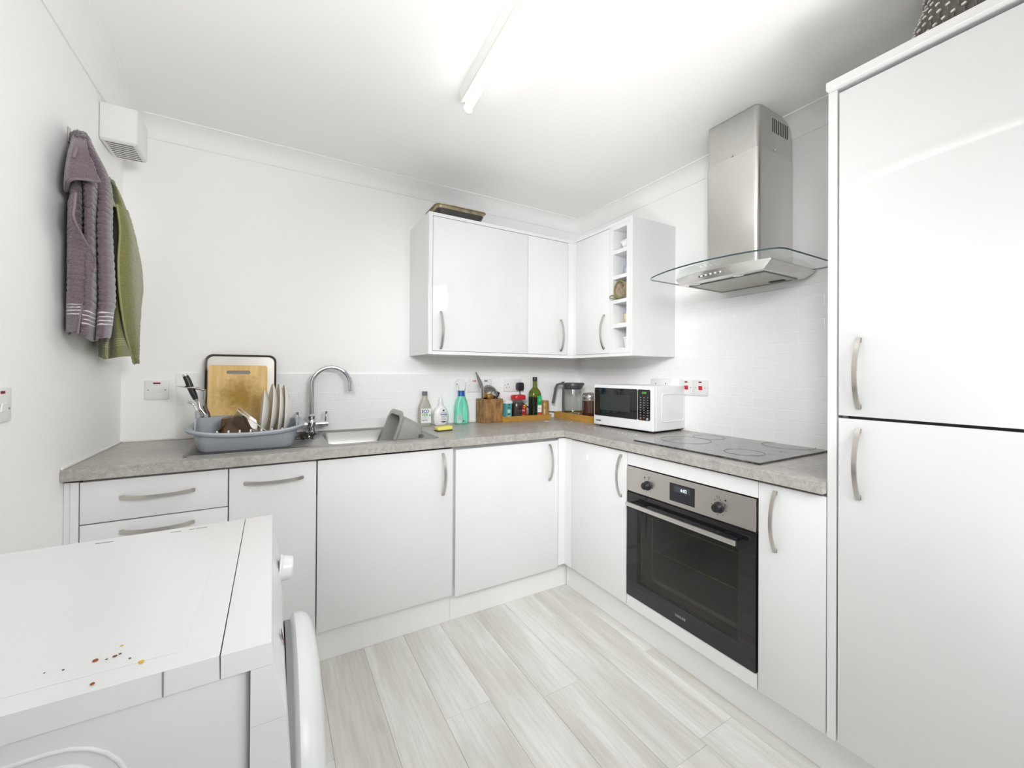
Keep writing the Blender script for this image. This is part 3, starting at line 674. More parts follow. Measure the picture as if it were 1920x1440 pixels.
for x0_, x1_, y0_ in ((-.05, -.02, .272), (.08, .10, .274), (.115, .125, .275), (.128, .150, .2755)): bx(b, x0_, x1_, y0_, y0_ + .0014, .8502, .8507)
o = obj('scuffs', b, 'seam', tp); o['kind'] = 'stuff'
CR = [((-2.213, -1.702), .0050, 'rust'), ((-2.193, -1.703), .004, 'crumb'), ((-2.189, -1.700), .003, 'crumb'), ((-2.175, -1.718), .0028, 'crumb'), ((-2.160, -1.735), .0052, 'yellow'), ((-2.192, -1.679), .0030, 'yellow'), ((-2.201, -1.755), .0040, 'rust'), ((-2.201, -1.705), .0022, 'crumb'), ((-2.242, -1.704), .0024, 'crumb'), ((-2.26, -1.70), .0018, 'crumb')]
MT['rust'] = mat('rusty_crumb', (.30, .07, .015), .8); MT['crumb'] = mat('brown_crumb', (.16, .09, .04), .8); MT['yellow'] = mat('yellow_crumb', (.72, .46, .05), .7)
b = bmn(); rr_ = random.Random(5)
for i, ((x, y), r, m_) in enumerate(CR):
    r *= .62
    q = bmesh.ops.create_icosphere(b, subdivisions=1, radius=r)['verts']
    for v in q:
        v.co = Vector((v.co.x * rr_.uniform(.8, 1.4), v.co.y * rr_.uniform(.7, 1.1), v.co.z * .45)) + Vector((x, y, .8509 + r * .40))
        for f in v.link_faces: f.material_index = ('rust', 'crumb', 'yellow').index(m_)
o = obj('crumbs', b, ['rust', 'crumb', 'yellow']); tag(o, 'brown and yellow crumbs scattered on top of the washing machine', 'crumbs'); o['kind'] = 'stuff'

# ------------------------------------------------------------------ sockets and switches (local: face towards -y)
def plate(label, w, h, world, rz, cat='socket', group=None):
    u = thing('wall_socket' if cat == 'socket' else 'wall_switch', label, cat, world, rz, group)
    b = box(-w / 2, w / 2, -.009, -.0003, -h / 2, h / 2, .003, 2); obj('plate', b, 'plastic', u, smooth=S)
    return u
def screw(u, x, z):
    b = lathe(bmn(), [(.0030, 0), (.0026, .0008), (.0005, .0008)], 10); rot(b, 'X', PI / 2); mv(b, (x, -.0091, z)); obj('screw', b, 'grey', u)
def neon(u, x, z, w=.017, m='redlamp'): obj('neon_lamp', box(x - w / 2, x + w / 2, -.0106, -.0092, z - .0035, z + .0035, .0006, 1), m, u)
def rocker(u, x, z, m='plastic', w=.017, h=.020):
    b = box(x - w / 2, x + w / 2, -.0125, -.0091, z - h / 2, z + h / 2, .0015, 2); rot(b, 'X', .10, (x, -.0091, z)); obj('rocker', b, m, u)
def pins(u, x, z):
    obj('earth_slot', box(x - .002, x + .002, -.0096, -.0090, z + .006, z + .015), 'dark', u)
    for s in (-1, 1): obj('pin_slot', box(x + s * .011 - .0032, x + s * .011 + .0032, -.0096, -.0090, z - .012, z - .008), 'dark', u)
YT = -.0075
u = plate('white fused spur with red neon, on the wall left of the dish rack', .086, .086, (-2.470, -.0005, 1.146), 0, 'switch')
screw(u, -.030, .0); screw(u, .030, .0); neon(u, 0, .031, .026); rocker(u, .014, 0)
b = lathe(bmn(), [(.016, 0), (.016, .0012), (.014, .0016), (.0005, .0016)], 20); rot(b, 'X', PI / 2); mv(b, (-.012, -.009, 0)); obj('fuse_carrier', b, 'plastic', u, smooth=S); screw(u, -.004, 0)
u = plate('white fused spur with lit red neon, behind the spray bottle', .086, .086, (-.888, YT, 1.152), 0, 'switch')
screw(u, -.030, 0); screw(u, .030, 0); neon(u, .002, .029, .026, 'redlamp'); neon(u, -.003, .029, .012, 'redlit'); rocker(u, .012, -.001)
u = plate('white fused spur with dark neon, half hidden by the utensil crate', .086, .086, (-.801, YT, 1.152), 0, 'switch')
screw(u, -.030, 0); screw(u, .030, 0); neon(u, .0, .029, .026); rocker(u, .012, -.001)
u = plate('white double socket behind the coffee jar, with a black plug in it', .146, .086, (-.594, YT, 1.152), 0)
pins(u, -.040, -.004); screw(u, -.062, 0); rocker(u, -.008, .022, w=.014, h=.018); rocker(u, .012, .022, w=.014, h=.018)
u = plate('white double socket just showing above the microwave', .146, .086, (YT, -.770, 1.162), -PI / 2)
pins(u, -.036, .004); pins(u, .036, .004); screw(u, 0, .0); rocker(u, -.010, .026, w=.013, h=.016); rocker(u, .010, .026, w=.013, h=.016)
for x, lb, hid in ((-.945, 'white cooker switch with red rocker, half behind the microwave', 1), (-1.0325, 'white cooker switch with red rocker, right beside the microwave', 0)):
    u = plate(lb, .086, .086, (YT, x, 1.160), -PI / 2, 'switch'); screw(u, -.029, 0); screw(u, .029, 0); neon(u, 0, .030, .018); rocker(u, .002, -.001, 'red', .022, .022)
u = plate('white switch with red rocker cut by the left edge of the photo', .086, .086, (WX + .0005, -.949, 1.147), PI / 2, 'switch')
neon(u, 0, .031, .018); screw(u, -.03, -.01); screw(u, .03, -.01); rocker(u, .0, -.006, 'plastic', .02, .022)
# plug and cable
u = thing('plug', 'black rounded plug in the double socket above the coffee jar', 'plug', (-.548, YT - .0100, 1.142))
b = loft(bmn(), [ring(.0245, .0255, .012, 0, n=5), ring(.0265, .0285, .014, .008, n=5), ring(.0255, .0275, .014, .026, n=5), ring(.019, .021, .012, .033, n=5)]); rot(b, 'X', PI / 2); obj('body', b, 'black', u, smooth=S)
cp_ = [(-.548, -.030, 1.120), (-.548, -.034, 1.09), (-.545, -.036, 1.06), (-.525, -.036, 1.03), (-.50, -.032, 1.01), (-.46, -.028, .99), (-.41, -.024, .975), (-.33, -.020, .962), (-.27, -.020, .957), (-.225, -.030, .953)]
o = obj('cable', tube(bmn(), cp_, .0032, 8), 'black', smooth=1.0); tag(o, 'thin black cable running from the plug behind the olive oil bottle', 'cable')

# ------------------------------------------------------------------ towels on the left wall
def cr(P, t):
    n = len(P) - 1; f = min(max(t, 0), .99999) * n; i = int(f); f -= i
    p = [P[max(0, min(n, i + k))] for k in (-1, 0, 1, 2)]
    return tuple(.5 * (2 * b_ + (c_ - a_) * f + (2 * a_ - 5 * b_ + 4 * c_ - d_) * f * f + (-a_ + 3 * b_ - 3 * c_ + d_) * f ** 3) for a_, b_, c_, d_ in zip(*p))
def sheet(levels, nu, nv, zbot=None, ribs=0, amp=0.0, rib0=0.0, rib1=1.0):
    """levels: list of (z, [(offset from wall, y), ...]) from top to bottom; a draped cloth surface"""
    b = bmn(); uv = b.loops.layers.uv.new('UVMap'); G = []
    zs = [l[0] for l in levels]; jit = random.Random(2)
    for j in range(nv + 1):
        v = j / nv; row = []
        for i in range(nu + 1):
            s = i / nu
            ctrl = [(z,) + cr(pl, s) for z, pl in levels]
            z, xo, y = cr(ctrl, v)
            if zbot: z = zs[0] + (z - zs[0]) * (zbot(s) - zs[0]) / (zs[-1] - zs[0])
            row.append(Vector((WX + max(.004, xo) + jit.uniform(-.0009, .0009), y + jit.uniform(-.0009, .0009), z)))
        G.append(row)
    if amp:
        H = [[p.copy() for p in r] for r in G]
        for j in range(nv + 1):
            for i in range(nu + 1):
                a = H[min(nv, j + 1)][i] - H[max(0, j - 1)][i]; c = H[j][min(nu, i + 1)] - H[j][max(0, i - 1)]
                n = a.cross(c); n = n.normalized() if n.length > 1e-9 else Vector((1, 0, 0)); v = j / nv
                if n.dot(Vector((.6, -.8, 0))) < 0: n = -n
                if rib0 < v < rib1: G[j][i] = H[j][i] + n * amp * abs(math.sin(PI * v * ribs))
    VV = [[b.verts.new(p) for p in r] for r in G]
    for j in range(nv):
        for i in range(nu):
            f = b.faces.new((VV[j][i], VV[j][i + 1], VV[j + 1][i + 1], VV[j + 1][i])); f.smooth = True
            for l, (a, c) in zip(f.loops, ((i, j), (i + 1, j), (i + 1, j + 1), (i, j + 1))): l[uv].uv = (a / nu, 1 - c / nv)
    return b
def towel_mat(name, col, stripe=None, s0=.06, s1=.12, nstr=4):
    m, t, b = nodes(name); N = t.nodes; L = t.links
    b.inputs['Roughness'].default_value = .95; b.inputs['Sheen Weight'].default_value = .5; b.inputs['Sheen Roughness'].default_value = .5; b.inputs['Specular IOR Level'].default_value = .1
    tc = N.new('ShaderNodeTexCoord'); n = N.new('ShaderNodeTexNoise'); n.inputs['Scale'].default_value = 420; n.inputs['Detail'].default_value = 2; L.new(tc.outputs['Object'], n.inputs[0])
    r = N.new('ShaderNodeValToRGB'); e = r.color_ramp.elements; e[0].position = .35; e[1].position = .65; e[0].color = (*[c * .72 for c in col], 1); e[1].color = (*[min(1, c * 1.25) for c in col], 1); L.new(n.outputs[0], r.inputs[0])
    bp = N.new('ShaderNodeBump'); bp.inputs['Strength'].default_value = .55; bp.inputs['Distance'].default_value = .002; L.new(n.outputs[0], bp.inputs['Height']); L.new(bp.outputs[0], b.inputs['Normal'])
    out = r.outputs[0]
    if stripe:
        sp = N.new('ShaderNodeSeparateXYZ'); L.new(tc.outputs['UV'], sp.inputs[0])
        mr = N.new('ShaderNodeMapRange'); mr.inputs[1].default_value = s0; mr.inputs[2].default_value = s1; mr.inputs[3].default_value = 0; mr.inputs[4].default_value = nstr; mr.clamp = False; L.new(sp.outputs['Y'], mr.inputs[0])
        fr_ = N.new('ShaderNodeMath'); fr_.operation = 'FRACT'; L.new(mr.outputs[0], fr_.inputs[0])
        lt = N.new('ShaderNodeMath'); lt.operation = 'LESS_THAN'; lt.inputs[1].default_value = .30; L.new(fr_.outputs[0], lt.inputs[0])
        a1 = N.new('ShaderNodeMath'); a1.operation = 'GREATER_THAN'; a1.inputs[1].default_value = 0; L.new(mr.outputs[0], a1.inputs[0])
        a2 = N.new('ShaderNodeMath'); a2.operation = 'LESS_THAN'; a2.inputs[1].default_value = nstr; L.new(mr.outputs[0], a2.inputs[0])
        m1 = N.new('ShaderNodeMath'); m1.operation = 'MULTIPLY'; L.new(a1.outputs[0], m1.inputs[0]); L.new(a2.outputs[0], m1.inputs[1])
        m2 = N.new('ShaderNodeMath'); m2.operation = 'MULTIPLY'; L.new(m1.outputs[0], m2.inputs[0]); L.new(lt.outputs[0], m2.inputs[1])
        mx = N.new('ShaderNodeMix'); mx.data_type = 'RGBA'; L.new(m2.outputs[0], mx.inputs['Factor']); L.new(out, mx.inputs['A']); mx.inputs['B'].default_value = (*stripe, 1); out = mx.outputs['Result']
    L.new(out, b.inputs['Base Color'])
    return m
MT['purple'] = towel_mat('mauve_terry', (.155, .118, .140), (.62, .58, .60), .085, .155, 4)
MT['green'] = towel_mat('olive_terry', (.205, .205, .078), (.36, .36, .20), .075, .115, 4)
MT['purpleplain'] = towel_mat('mauve_terry_plain', (.155, .118, .140)); MT['mauvehem'] = mat('mauve_hem', (.22, .175, .20), .9, bump=.4, bscale=300); MT['greenhem'] = mat('olive_hem', (.33, .335, .16), .9, bump=.4, bscale=300)
def towel(name, label, cat, base, m, layers):
    u = thing(name, label, cat, base)
    for nm, mm, b in layers:
        o = obj(nm, b, mm, u, world=True)
        for f in o.data.polygons: f.use_smooth = True
        md = o.modifiers.new('thickness', 'SOLIDIFY'); md.thickness = .006; md.offset = -1
    return u
P1 = [(2.000, [(.010, -.570), (.020, -.585), (.034, -.600), (.034, -.585), (.046, -.600), (.046, -.585), (.034, -.565), (.014, -.552)]),
      (1.955, [(.008, -.555), (.024, -.603), (.046, -.642), (.044, -.600), (.062, -.645), (.064, -.605), (.054, -.560), (.015, -.500)]),
      (1.860, [(.006, -.550), (.020, -.598), (.050, -.680), (.048, -.610), (.074, -.670), (.076, -.600), (.092, -.610), (.094, -.560), (.074, -.490), (.030, -.360)]),
      (1.700, [(.006, -.545), (.018, -.590), (.044, -.650), (.046, -.590), (.072, -.655), (.074, -.585), (.098, -.630), (.102, -.575), (.072, -.465), (.025, -.320)]),
      (1.480, [(.006, -.545), (.018, -.590), (.044, -.650), (.046, -.585), (.074, -.660), (.074, -.570), (.100, -.620), (.104, -.545), (.074, -.440), (.025, -.300)]),
      (1.345, [(.006, -.545), (.018, -.590), (.042, -.650), (.044, -.590), (.070, -.665), (.074, -.580), (.100, -.640), (.102, -.575), (.074, -.470), (.025, -.320)])]
flapP = [(1.985, [(.015, -.580), (.030, -.602), (.050, -.605)]), (1.957, [(.018, -.588), (.038, -.636), (.064, -.640)]), (1.889, [(.018, -.615), (.048, -.690), (.084, -.690)]), (1.825, [(.018, -.632), (.056, -.722), (.098, -.690)]), (1.790, [(.022, -.642), (.060, -.726), (.106, -.680)])]
flapQ = [(1.765, [(.010, -.578), (.034, -.648), (.066, -.722)]), (1.722, [(.010, -.578), (.034, -.652), (.066, -.730)]), (1.688, [(.010, -.578), (.034, -.654), (.066, -.734)]), (1.650, [(.010, -.578), (.036, -.656), (.072, -.698)]), (1.606, [(.010, -.578), (.042, -.664), (.080, -.645)]), (1.570, [(.010, -.578), (.044, -.668), (.082, -.634)]), (1.526, [(.010, -.578), (.042, -.664), (.078, -.646)]), (1.473, [(.010, -.577), (.038, -.656), (.068, -.655)]), (1.419, [(.010, -.576), (.034, -.646), (.062, -.660)]), (1.347, [(.010, -.575), (.030, -.636), (.058, -.669)])]
flapR = [(1.955, [(.058, -.570), (.060, -.535), (.050, -.500)]), (1.900, [(.082, -.580), (.078, -.510), (.054, -.425)]), (1.840, [(.096, -.610), (.088, -.500), (.056, -.350)])]
def edge_tube(levels, idx, r, n=40):
    pts = []
    for j in range(n + 1):
        z, xo, y = cr([(z,) + tuple(pl[idx]) for z, pl in levels], j / n); pts.append((WX + xo, y, z))
    return tube(bmn(), pts, r, 7)
t1 = towel('hand_towel', 'mauve ribbed hand towel with white stripes, hanging highest on the left wall', 'towel', (WX, -.57, 2.0), 'purple',
    [('cloth', 'purple', sheet(P1, 70, 330, lambda s: 1.352 - .02 * s + .012 * math.sin(9 * s), 44, .0034, .08, .84)),
     ('fold', 'purpleplain', sheet(flapP, 22, 60, lambda s: 1.790 + .034 * s ** 1.5)), ('side_flap', 'purpleplain', sheet(flapR, 22, 60, lambda s: 1.800 + .066 * s, 9, .003, 0, 1)), ('fold', 'purple', sheet(flapQ, 22, 220, lambda s: 1.352, 27, .0028, .03, .78))])
o = obj('hem', edge_tube(flapQ, 2, .0032), 'mauvehem', t1, world=True, smooth=1.5)
o = obj('hem', tube(bmn(), [(WX + x, y - .004, z) for z, x, y in [(2.0, .040, -.600), (1.985, .048, -.620), (1.945, .054, -.652), (1.90, .060, -.700), (1.870, .060, -.716)]], [.004, .004, .0045, .005, .004], 8), 'mauvehem', t1, world=True, smooth=1.5)
o = obj('hem', tube(bmn(), [(WX + x, y, z) for x, y, z in [cr([(x_, y_, z_) for z_, x_, y_ in ((1.790, .022, -.644), (1.802, .060, -.729), (1.824, .106, -.684))], k / 12) for k in range(13)]], .0045, 8), 'mauvehem', t1, world=True, smooth=1.5)
G1 = [(1.962, [(.008, -.300), (.020, -.325), (.036, -.345), (.044, -.340), (.040, -.322), (.024, -.305), (.008, -.290)]),
      (1.900, [(.008, -.310), (.030, -.370), (.054, -.400), (.050, -.360), (.080, -.410), (.070, -.340), (.012, -.262)]),
      (1.760, [(.006, -.310), (.036, -.385), (.062, -.420), (.050, -.355), (.090, -.420), (.110, -.345), (.092, -.280), (.012, -.225)]),
      (1.570, [(.006, -.305), (.036, -.375), (.058, -.415), (.044, -.340), (.092, -.420), (.124, -.290), (.108, -.225), (.012, -.190)]),
      (1.420, [(.006, -.300), (.034, -.365), (.056, -.410), (.044, -.335), (.084, -.400), (.110, -.270), (.096, -.225), (.012, -.190)]),
      (1.275, [(.006, -.300), (.030, -.352), (.052, -.405), (.046, -.335), (.084, -.380), (.106, -.255), (.094, -.215), (.012, -.190)])]
flapG = [(1.850, [(.096, -.600), (.090, -.500), (.060, -.365)]), (1.820, [(.100, -.615), (.094, -.500), (.066, -.355)]), (1.79, [(.104, -.620), (.100, -.505), (.072, -.350)])]
flapH = [(1.830, [(.092, -.455), (.104, -.430), (.110, -.400)]), (1.739, [(.100, -.452), (.122, -.430), (.126, -.365)]), (1.617, [(.100, -.466), (.128, -.430), (.134, -.310)]), (1.502, [(.100, -.444), (.126, -.400), (.132, -.308)]), (1.388, [(.100, -.383), (.120, -.350), (.126, -.300)]), (1.319, [(.100, -.320), (.114, -.305), (.120, -.275)]), (1.262, [(.098, -.252), (.106, -.250), (.112, -.238)])]
t2 = towel('hand_towel', 'olive green hand towel hanging lower, partly behind the mauve towel', 'towel', (WX, -.325, 1.96), 'green',
    [('cloth', 'green', sheet(G1, 60, 160, lambda s: 1.288 - .012 * math.sin(5 * s))), ('fold', 'green', sheet(flapH, 20, 130))])
o = obj('hem', edge_tube(flapH, 0, .0035), 'greenhem', t2, world=True, smooth=1.5)
o = obj('corner_flap', sheet(flapG, 20, 30, lambda s: 1.778 + .060 * s), 'greenhem', t2, world=True)
md = o.modifiers.new('thickness', 'SOLIDIFY'); md.thickness = .004
for y, z, lb in ((-.560, 2.006, 'small steel hook on the left wall holding the mauve towel'), (-.305, 1.966, 'small steel hook on the left wall holding the green towel')):
    u = thing('wall_hook', lb, 'hook', (WX, y, z))
    obj('plate', box(.0005, .003, -.010, .010, -.03, .018, .001), 'handle', u)
    obj('prong', tube(bmn(), [(.003, 0, -.02), (.014, 0, -.022), (.022, 0, -.014), (.024, 0, .004), (.020, 0, .018)], .003, 8), 'handle', u, smooth=1.0)

# ------------------------------------------------------------------ dish rack and what stands in it
rx0, ry0, rz0 = -2.100, -.305, TZ + .0035
u = thing('dish_rack', 'blue grey plastic dish drainer on the sink drainboard, full of washing up', 'dish rack', (rx0, ry0, rz0))
def dip(P, k):           # rim sags in the middle of the long sides
    return [Vector((p.x, p.y, p.z - k * (1 - (p.x / .21) ** 2) * (1 if p.y < 0 else .4))) for p in P]
def rg(hx, hy, r, z, k=0, n=9):
    P = ring(hx, hy, r, z, 0, 0, n)
    out = []
    for p in P: out.append(p)
    # add points along the straight long sides so that the rim can bend
    Q = []
    for a, c in zip(out, out[1:] + out[:1]):
        Q.append(a)
        if (a - c).length > .08:
            for t_ in range(1, 6): Q.append(a.lerp(c, t_ / 6))
    return dip(Q, k)
b = loft(bmn(), [rg(.158, .165, .035, .0), rg(.166, .173, .042, .012), rg(.180, .186, .07, .062, .010), rg(.184, .190, .075, .078, .016), rg(.206, .206, .10, .078, .020), rg(.210, .210, .10, .086, .020), rg(.207, .208, .10, .093, .020), rg(.186, .190, .085, .090, .018), rg(.176, .182, .066, .060, .010), rg(.160, .166, .042, .014), rg(.150, .157, .030, .008)], True, True)
obj('tub', b, 'rack', u, smooth=.7)
for i in range(7):
    x = -.10 + i * .037
    obj('peg', box(x - .003, x + .003, -.1795, -.172, .060, .0815, .001, 1), 'plastic', u)
for sx in (-1, 1):
    for y in (-.05, .06):
        P = [(y - .04, .062), (y - .034, .100), (y - .02, .118), (y, .122), (y + .012, .108), (y + .022, .094), (y + .04, .090), (y + .05, .062)]
        b = bmn(); loft(b, [[Vector((sx * x_, yy, zz)) for yy, zz in P] for x_ in (.178, .183)]); obj('end_lug', b, 'rack', u)
b = loft(bmn(), [ring(.058, .034, .02, .012, -.128, .055), ring(.062, .038, .022, .118, -.128, .055), ring(.057, .033, .019, .118, -.128, .055), ring(.054, .030, .018, .016, -.128, .055)]); obj('cutlery_cup', b, 'rack', u, smooth=.7)
# glass worktop saver with dark rim
T0 = Matrix.Translation(Vector((-2.147, -.020, TZ + .014)))
def framed(u, w, h, th, r, lean, rim, fill_m, rim_m, rim_n, fill_n):
    outer = ring(w / 2, h / 2, r, 0, 0, h / 2, 6); inner = ring(w / 2 - rim, h / 2 - rim, r - rim * .5, 0, 0, h / 2, 6)
    b = bmn()
    f = lambda P, y: [Vector((p.x, y, p.y)) for p in P]
    b2 = loft(b, [f(outer, 0), f(outer, -th), f(inner, -th * .8), f(inner, 0), f(outer, 0)], False, False)
    rot(b, 'X', -lean); obj(rim_n, b, rim_m, u, smooth=S)
    b = loft(bmn(), [f(inner, -th * .3), f(inner, -th * .55)]); rot(b, 'X', -lean); obj(fill_n, b, fill_m, u)
u = thing('oven_tray', 'dark rimmed shallow steel tray standing upright behind the chopping board', 'tray', (-2.144, -.060, TZ + .0080))
framed(u, .292, .392, .017, .032, .10, .0085, mat('hazy_tray_metal', (.62, .60, .56), .40, .55, noise=.10, nscale=6), 'trayrim' if 'trayrim' in MT else mat('dark_tray_rim', (.085, .072, .062), .35, .7), 'rim', 'base')
# wooden chopping board
def board_mat():
    m, t, b = nodes('stained_board_wood'); N = t.nodes; L = t.links; b.inputs['Roughness'].default_value = .5
    tc = N.new('ShaderNodeTexCoord'); mp = N.new('ShaderNodeMapping'); mp.inputs['Scale'].default_value = (34, 34, 2.2); L.new(tc.outputs['Object'], mp.inputs[0])
    n = N.new('ShaderNodeTexNoise'); n.inputs['Scale'].default_value = 2; n.inputs['Detail'].default_value = 5; L.new(mp.outputs[0], n.inputs[0])
    r = N.new('ShaderNodeValToRGB'); e = r.color_ramp.elements; e[0].position = .3; e[1].position = .7; e[0].color = (.68, .43, .145, 1); e[1].color = (.80, .56, .24, 1); L.new(n.outputs[0], r.inputs[0])
    # stain blotch around the middle of the board
    vm = N.new('ShaderNodeVectorMath'); vm.operation = 'SUBTRACT'; vm.inputs[1].default_value = (.006, 0, .190); L.new(tc.outputs['Object'], vm.inputs[0])
    sc_ = N.new('ShaderNodeVectorMath'); sc_.operation = 'MULTIPLY'; sc_.inputs[1].default_value = (9.5, 0, 9.0); L.new(vm.outputs[0], sc_.inputs[0])
    ln = N.new('ShaderNodeVectorMath'); ln.operation = 'LENGTH'; L.new(sc_.outputs[0], ln.inputs[0])
    n2 = N.new('ShaderNodeTexNoise'); n2.inputs['Scale'].default_value = 26; n2.inputs['Detail'].default_value = 6; n2.inputs['Roughness'].default_value = .7; L.new(tc.outputs['Object'], n2.inputs[0])
    ad = N.new('ShaderNodeMath'); ad.operation = 'MULTIPLY_ADD'; ad.inputs[1].default_value = 1.5; L.new(n2.outputs[0], ad.inputs[0]); L.new(ln.outputs['Value'], ad.inputs[2])
    mr = N.new('ShaderNodeMapRange'); mr.inputs[1].default_value = 1.0; mr.inputs[2].default_value = 1.75; mr.inputs[3].default_value = 1.0; mr.inputs[4].default_value = 0; L.new(ad.outputs[0], mr.inputs[0])
    mx = N.new('ShaderNodeMix'); mx.data_type = 'RGBA'; L.new(mr.outputs[0], mx.inputs['Factor']); L.new(r.outputs[0], mx.inputs['A']); mx.inputs['B'].default_value = (.36, .20, .012, 1)
    n3 = N.new('ShaderNodeTexNoise'); n3.inputs['Scale'].default_value = 3; n3.inputs['Detail'].default_value = 4; mp3 = N.new('ShaderNodeMapping'); mp3.inputs['Scale'].default_value = (60, 1, 9); L.new(tc.outputs['Object'], mp3.inputs[0]); L.new(mp3.outputs[0], n3.inputs[0])
    m3 = N.new('ShaderNodeMapRange'); m3.inputs[1].default_value = .66; m3.inputs[2].default_value = .76; L.new(n3.outputs[0], m3.inputs[0])
    ml = N.new('ShaderNodeMath'); ml.operation = 'MULTIPLY'; L.new(m3.outputs[0], ml.inputs[0]); L.new(mr.outputs[0], ml.inputs[1])
    mx2 = N.new('ShaderNodeMix'); mx2.data_type = 'RGBA'; L.new(ml.outputs[0], mx2.inputs['Factor']); L.new(mx.outputs['Result'], mx2.inputs['A']); mx2.inputs['B'].default_value = (.05, .028, .008, 1)
    L.new(mx2.outputs['Result'], b.inputs['Base Color']); return m
u = thing('chopping_board', 'pale wooden chopping board with hand slot and dark yellow stains', 'chopping board', (-2.152, -.135, TZ + .012))
bw, bh, bt = .232, .335, .016
def bw_at(z): return bw / 2 - .004 * max(0, (z - .17) / .165)
cols = [-bw / 2, -.048, .048, bw / 2]
slot = ring(.047, .0085, .0084, 0, 0, .301, 6); outer = ring(bw / 2, bh / 2, .012, 0, 0, bh / 2, 6)
def board_bm():
    b = bmn()
    for y, flip in ((0, 1), (-bt, 0)):
        o_ = [b.verts.new((p.x, y, p.y)) for p in outer]; s_ = [b.verts.new((p.x, y, p.y)) for p in slot]
        eo = [b.edges.new((o_[i], o_[(i + 1) % len(o_)])) for i in range(len(o_))]; es_ = [b.edges.new((s_[i], s_[(i + 1) % len(s_)])) for i in range(len(s_))]
        bmesh.ops.triangle_fill(b, edges=eo + es_, use_beauty=True)
        if y == 0: O0, S0 = o_, s_
        else: O1, S1 = o_, s_
    for A, B in ((O0, O1), (S0, S1)):
        for i in range(len(A)): b.faces.new((A[i], A[(i + 1) % len(A)], B[(i + 1) % len(B)], B[i]))
    return b
b = board_bm(); rot(b, 'X', -.07); obj('board', b, board_mat(), u)
# plates
for i, (xo, lean, R) in enumerate(((-2.044, .090, .108), (-2.014, .090, .122), (-1.982, .060, .122), (-1.956, .040, .120))):
    lb = ['side plate leaning leftmost in the row of white plates in the dish rack', 'first large white dinner plate, right of the side plate in the dish rack', 'second large white dinner plate, middle of the three in the dish rack', 'white dinner plate at the right end of the row in the dish rack'][i]
    u = thing('plate', 'white ' + lb if i == 0 else lb, 'plate', (xo + .003, -.30, TZ + .020), 0, 'plates in the dish rack')
    b = lathe(bmn(), [(.001, .002), (R * .50, .002), (R * .56, .000), (R * .60, .003), (R * .84, .012), (R * .97, .0205), (R, .0235), (R * .985, .026), (R * .955, .024), (R * .82, .0165), (R * .58, .0075), (.001, .0065)], 44, cap0=True, cap1=True)
    rot(b, 'Y', -PI / 2); rot(b, 'Z', (.05, .085, .075, .06)[i]); mv(b, (0, 0, R)); rot(b, 'Y', lean); obj('dish', b, 'porcelain', u, smooth=S)
# brown glass dish and clear box
MT['amber'] = clear('brown_glass', (.42, .27, .13), .05)
u = thing('brown_dish', 'square brown glass dish propped on its side in the dish rack', 'dish', (-2.148, -.345, TZ + .0150))
b = loft(bmn(), [ring(.040, .040, .014, 0), ring(.060, .060, .022, .078), ring(.062, .062, .022, .080), ring(.058, .058, .020, .080), ring(.037, .037, .012, .004)]); rot(b, 'X', PI); mv(b, (0, 0, .108)); rot(b, 'Y', -.16, (0, 0, .05)); mv(b, (0, .0, .004)); obj('dish', b, mat('brown_tinted_glass', (.085, .045, .018), .30), u, smooth=S)
u = thing('glass_slab', 'thin brown glass slab leaning against the brown dish in the dish rack', 'glass', (-2.218, -.352, TZ + .0170))
b = loft(bmn(), [ring(.055, .050, .012, 0), ring(.055, .050, .012, .004)]); rot(b, 'Y', -.98); mv(b, (.010, 0, .046)); obj('slab', b, mat('brown_pane', (.06, .038, .02), .25), u)
MT['clearplas'] = clear('clear_plastic', (.86, .87, .885), .05)
u = thing('clear_box', 'clear rectangular plastic food box tipped on its side in the dish rack', 'food box', (-2.120, -.376, TZ + .0170))
rr_ = [ring(.066, .046, .014, 0), ring(.076, .056, .016, .048), ring(.078, .058, .017, .050), ring(.0745, .0545, .015, .0505), ring(.0645, .0445, .013, .002)]
b = loft(bmn(), rr_); rot(b, 'Y', .72); mv(b, (.006, 0, .055)); obj('body', b, 'clearplas', u, smooth=S)
P = ring(.077, .057, .017, .050, 0, 0, 6); b = tube(bmn(), P + [P[0]], .0022, 8, False); rot(b, 'Y', .72); mv(b, (.006, 0, .055)); obj('rim', b, mat('cream_rim', (.62, .56, .45), .15), u, smooth=1.5)
# cutlery standing in the cup
MT['cutlery'] = mat('cutlery_steel', (.62, .60, .58), .16, 1.0)
def place(u, pts, r, m, nm, n=10): return obj(nm, tube(bmn(), pts, r, n), m, u, world=True, smooth=.9)
Yc = -.245
u = thing('peeler', 'black handled steel utensil standing tallest in the dish rack cup', 'utensil', (-2.288, Yc, TZ + .02))
place(u, [(-2.333, Yc, 1.212), (-2.326, Yc, 1.196), (-2.316, Yc, 1.165), (-2.303, Yc, 1.130), (-2.297, Yc, 1.113)], [.0105, .0118, .0125, .0115, .009], 'black', 'handle')
place(u, [(-2.3355, Yc, 1.219), (-2.333, Yc, 1.211)], [.0088, .0104], 'cutlery', 'end_cap'); place(u, [(-2.297, Yc, 1.114), (-2.294, Yc, 1.104)], [.0088, .0065], 'cutlery', 'ferrule')
place(u, [(-2.294, Yc, 1.105), (-2.284, Yc, 1.060), (-2.268, Yc, .965)], .0028, 'cutlery', 'shaft')
u = thing('serving_spoon', 'steel serving spoon with its bowl edge on at the top of the dish rack cup', 'spoon', (-2.262, Yc + .03, TZ + .02))
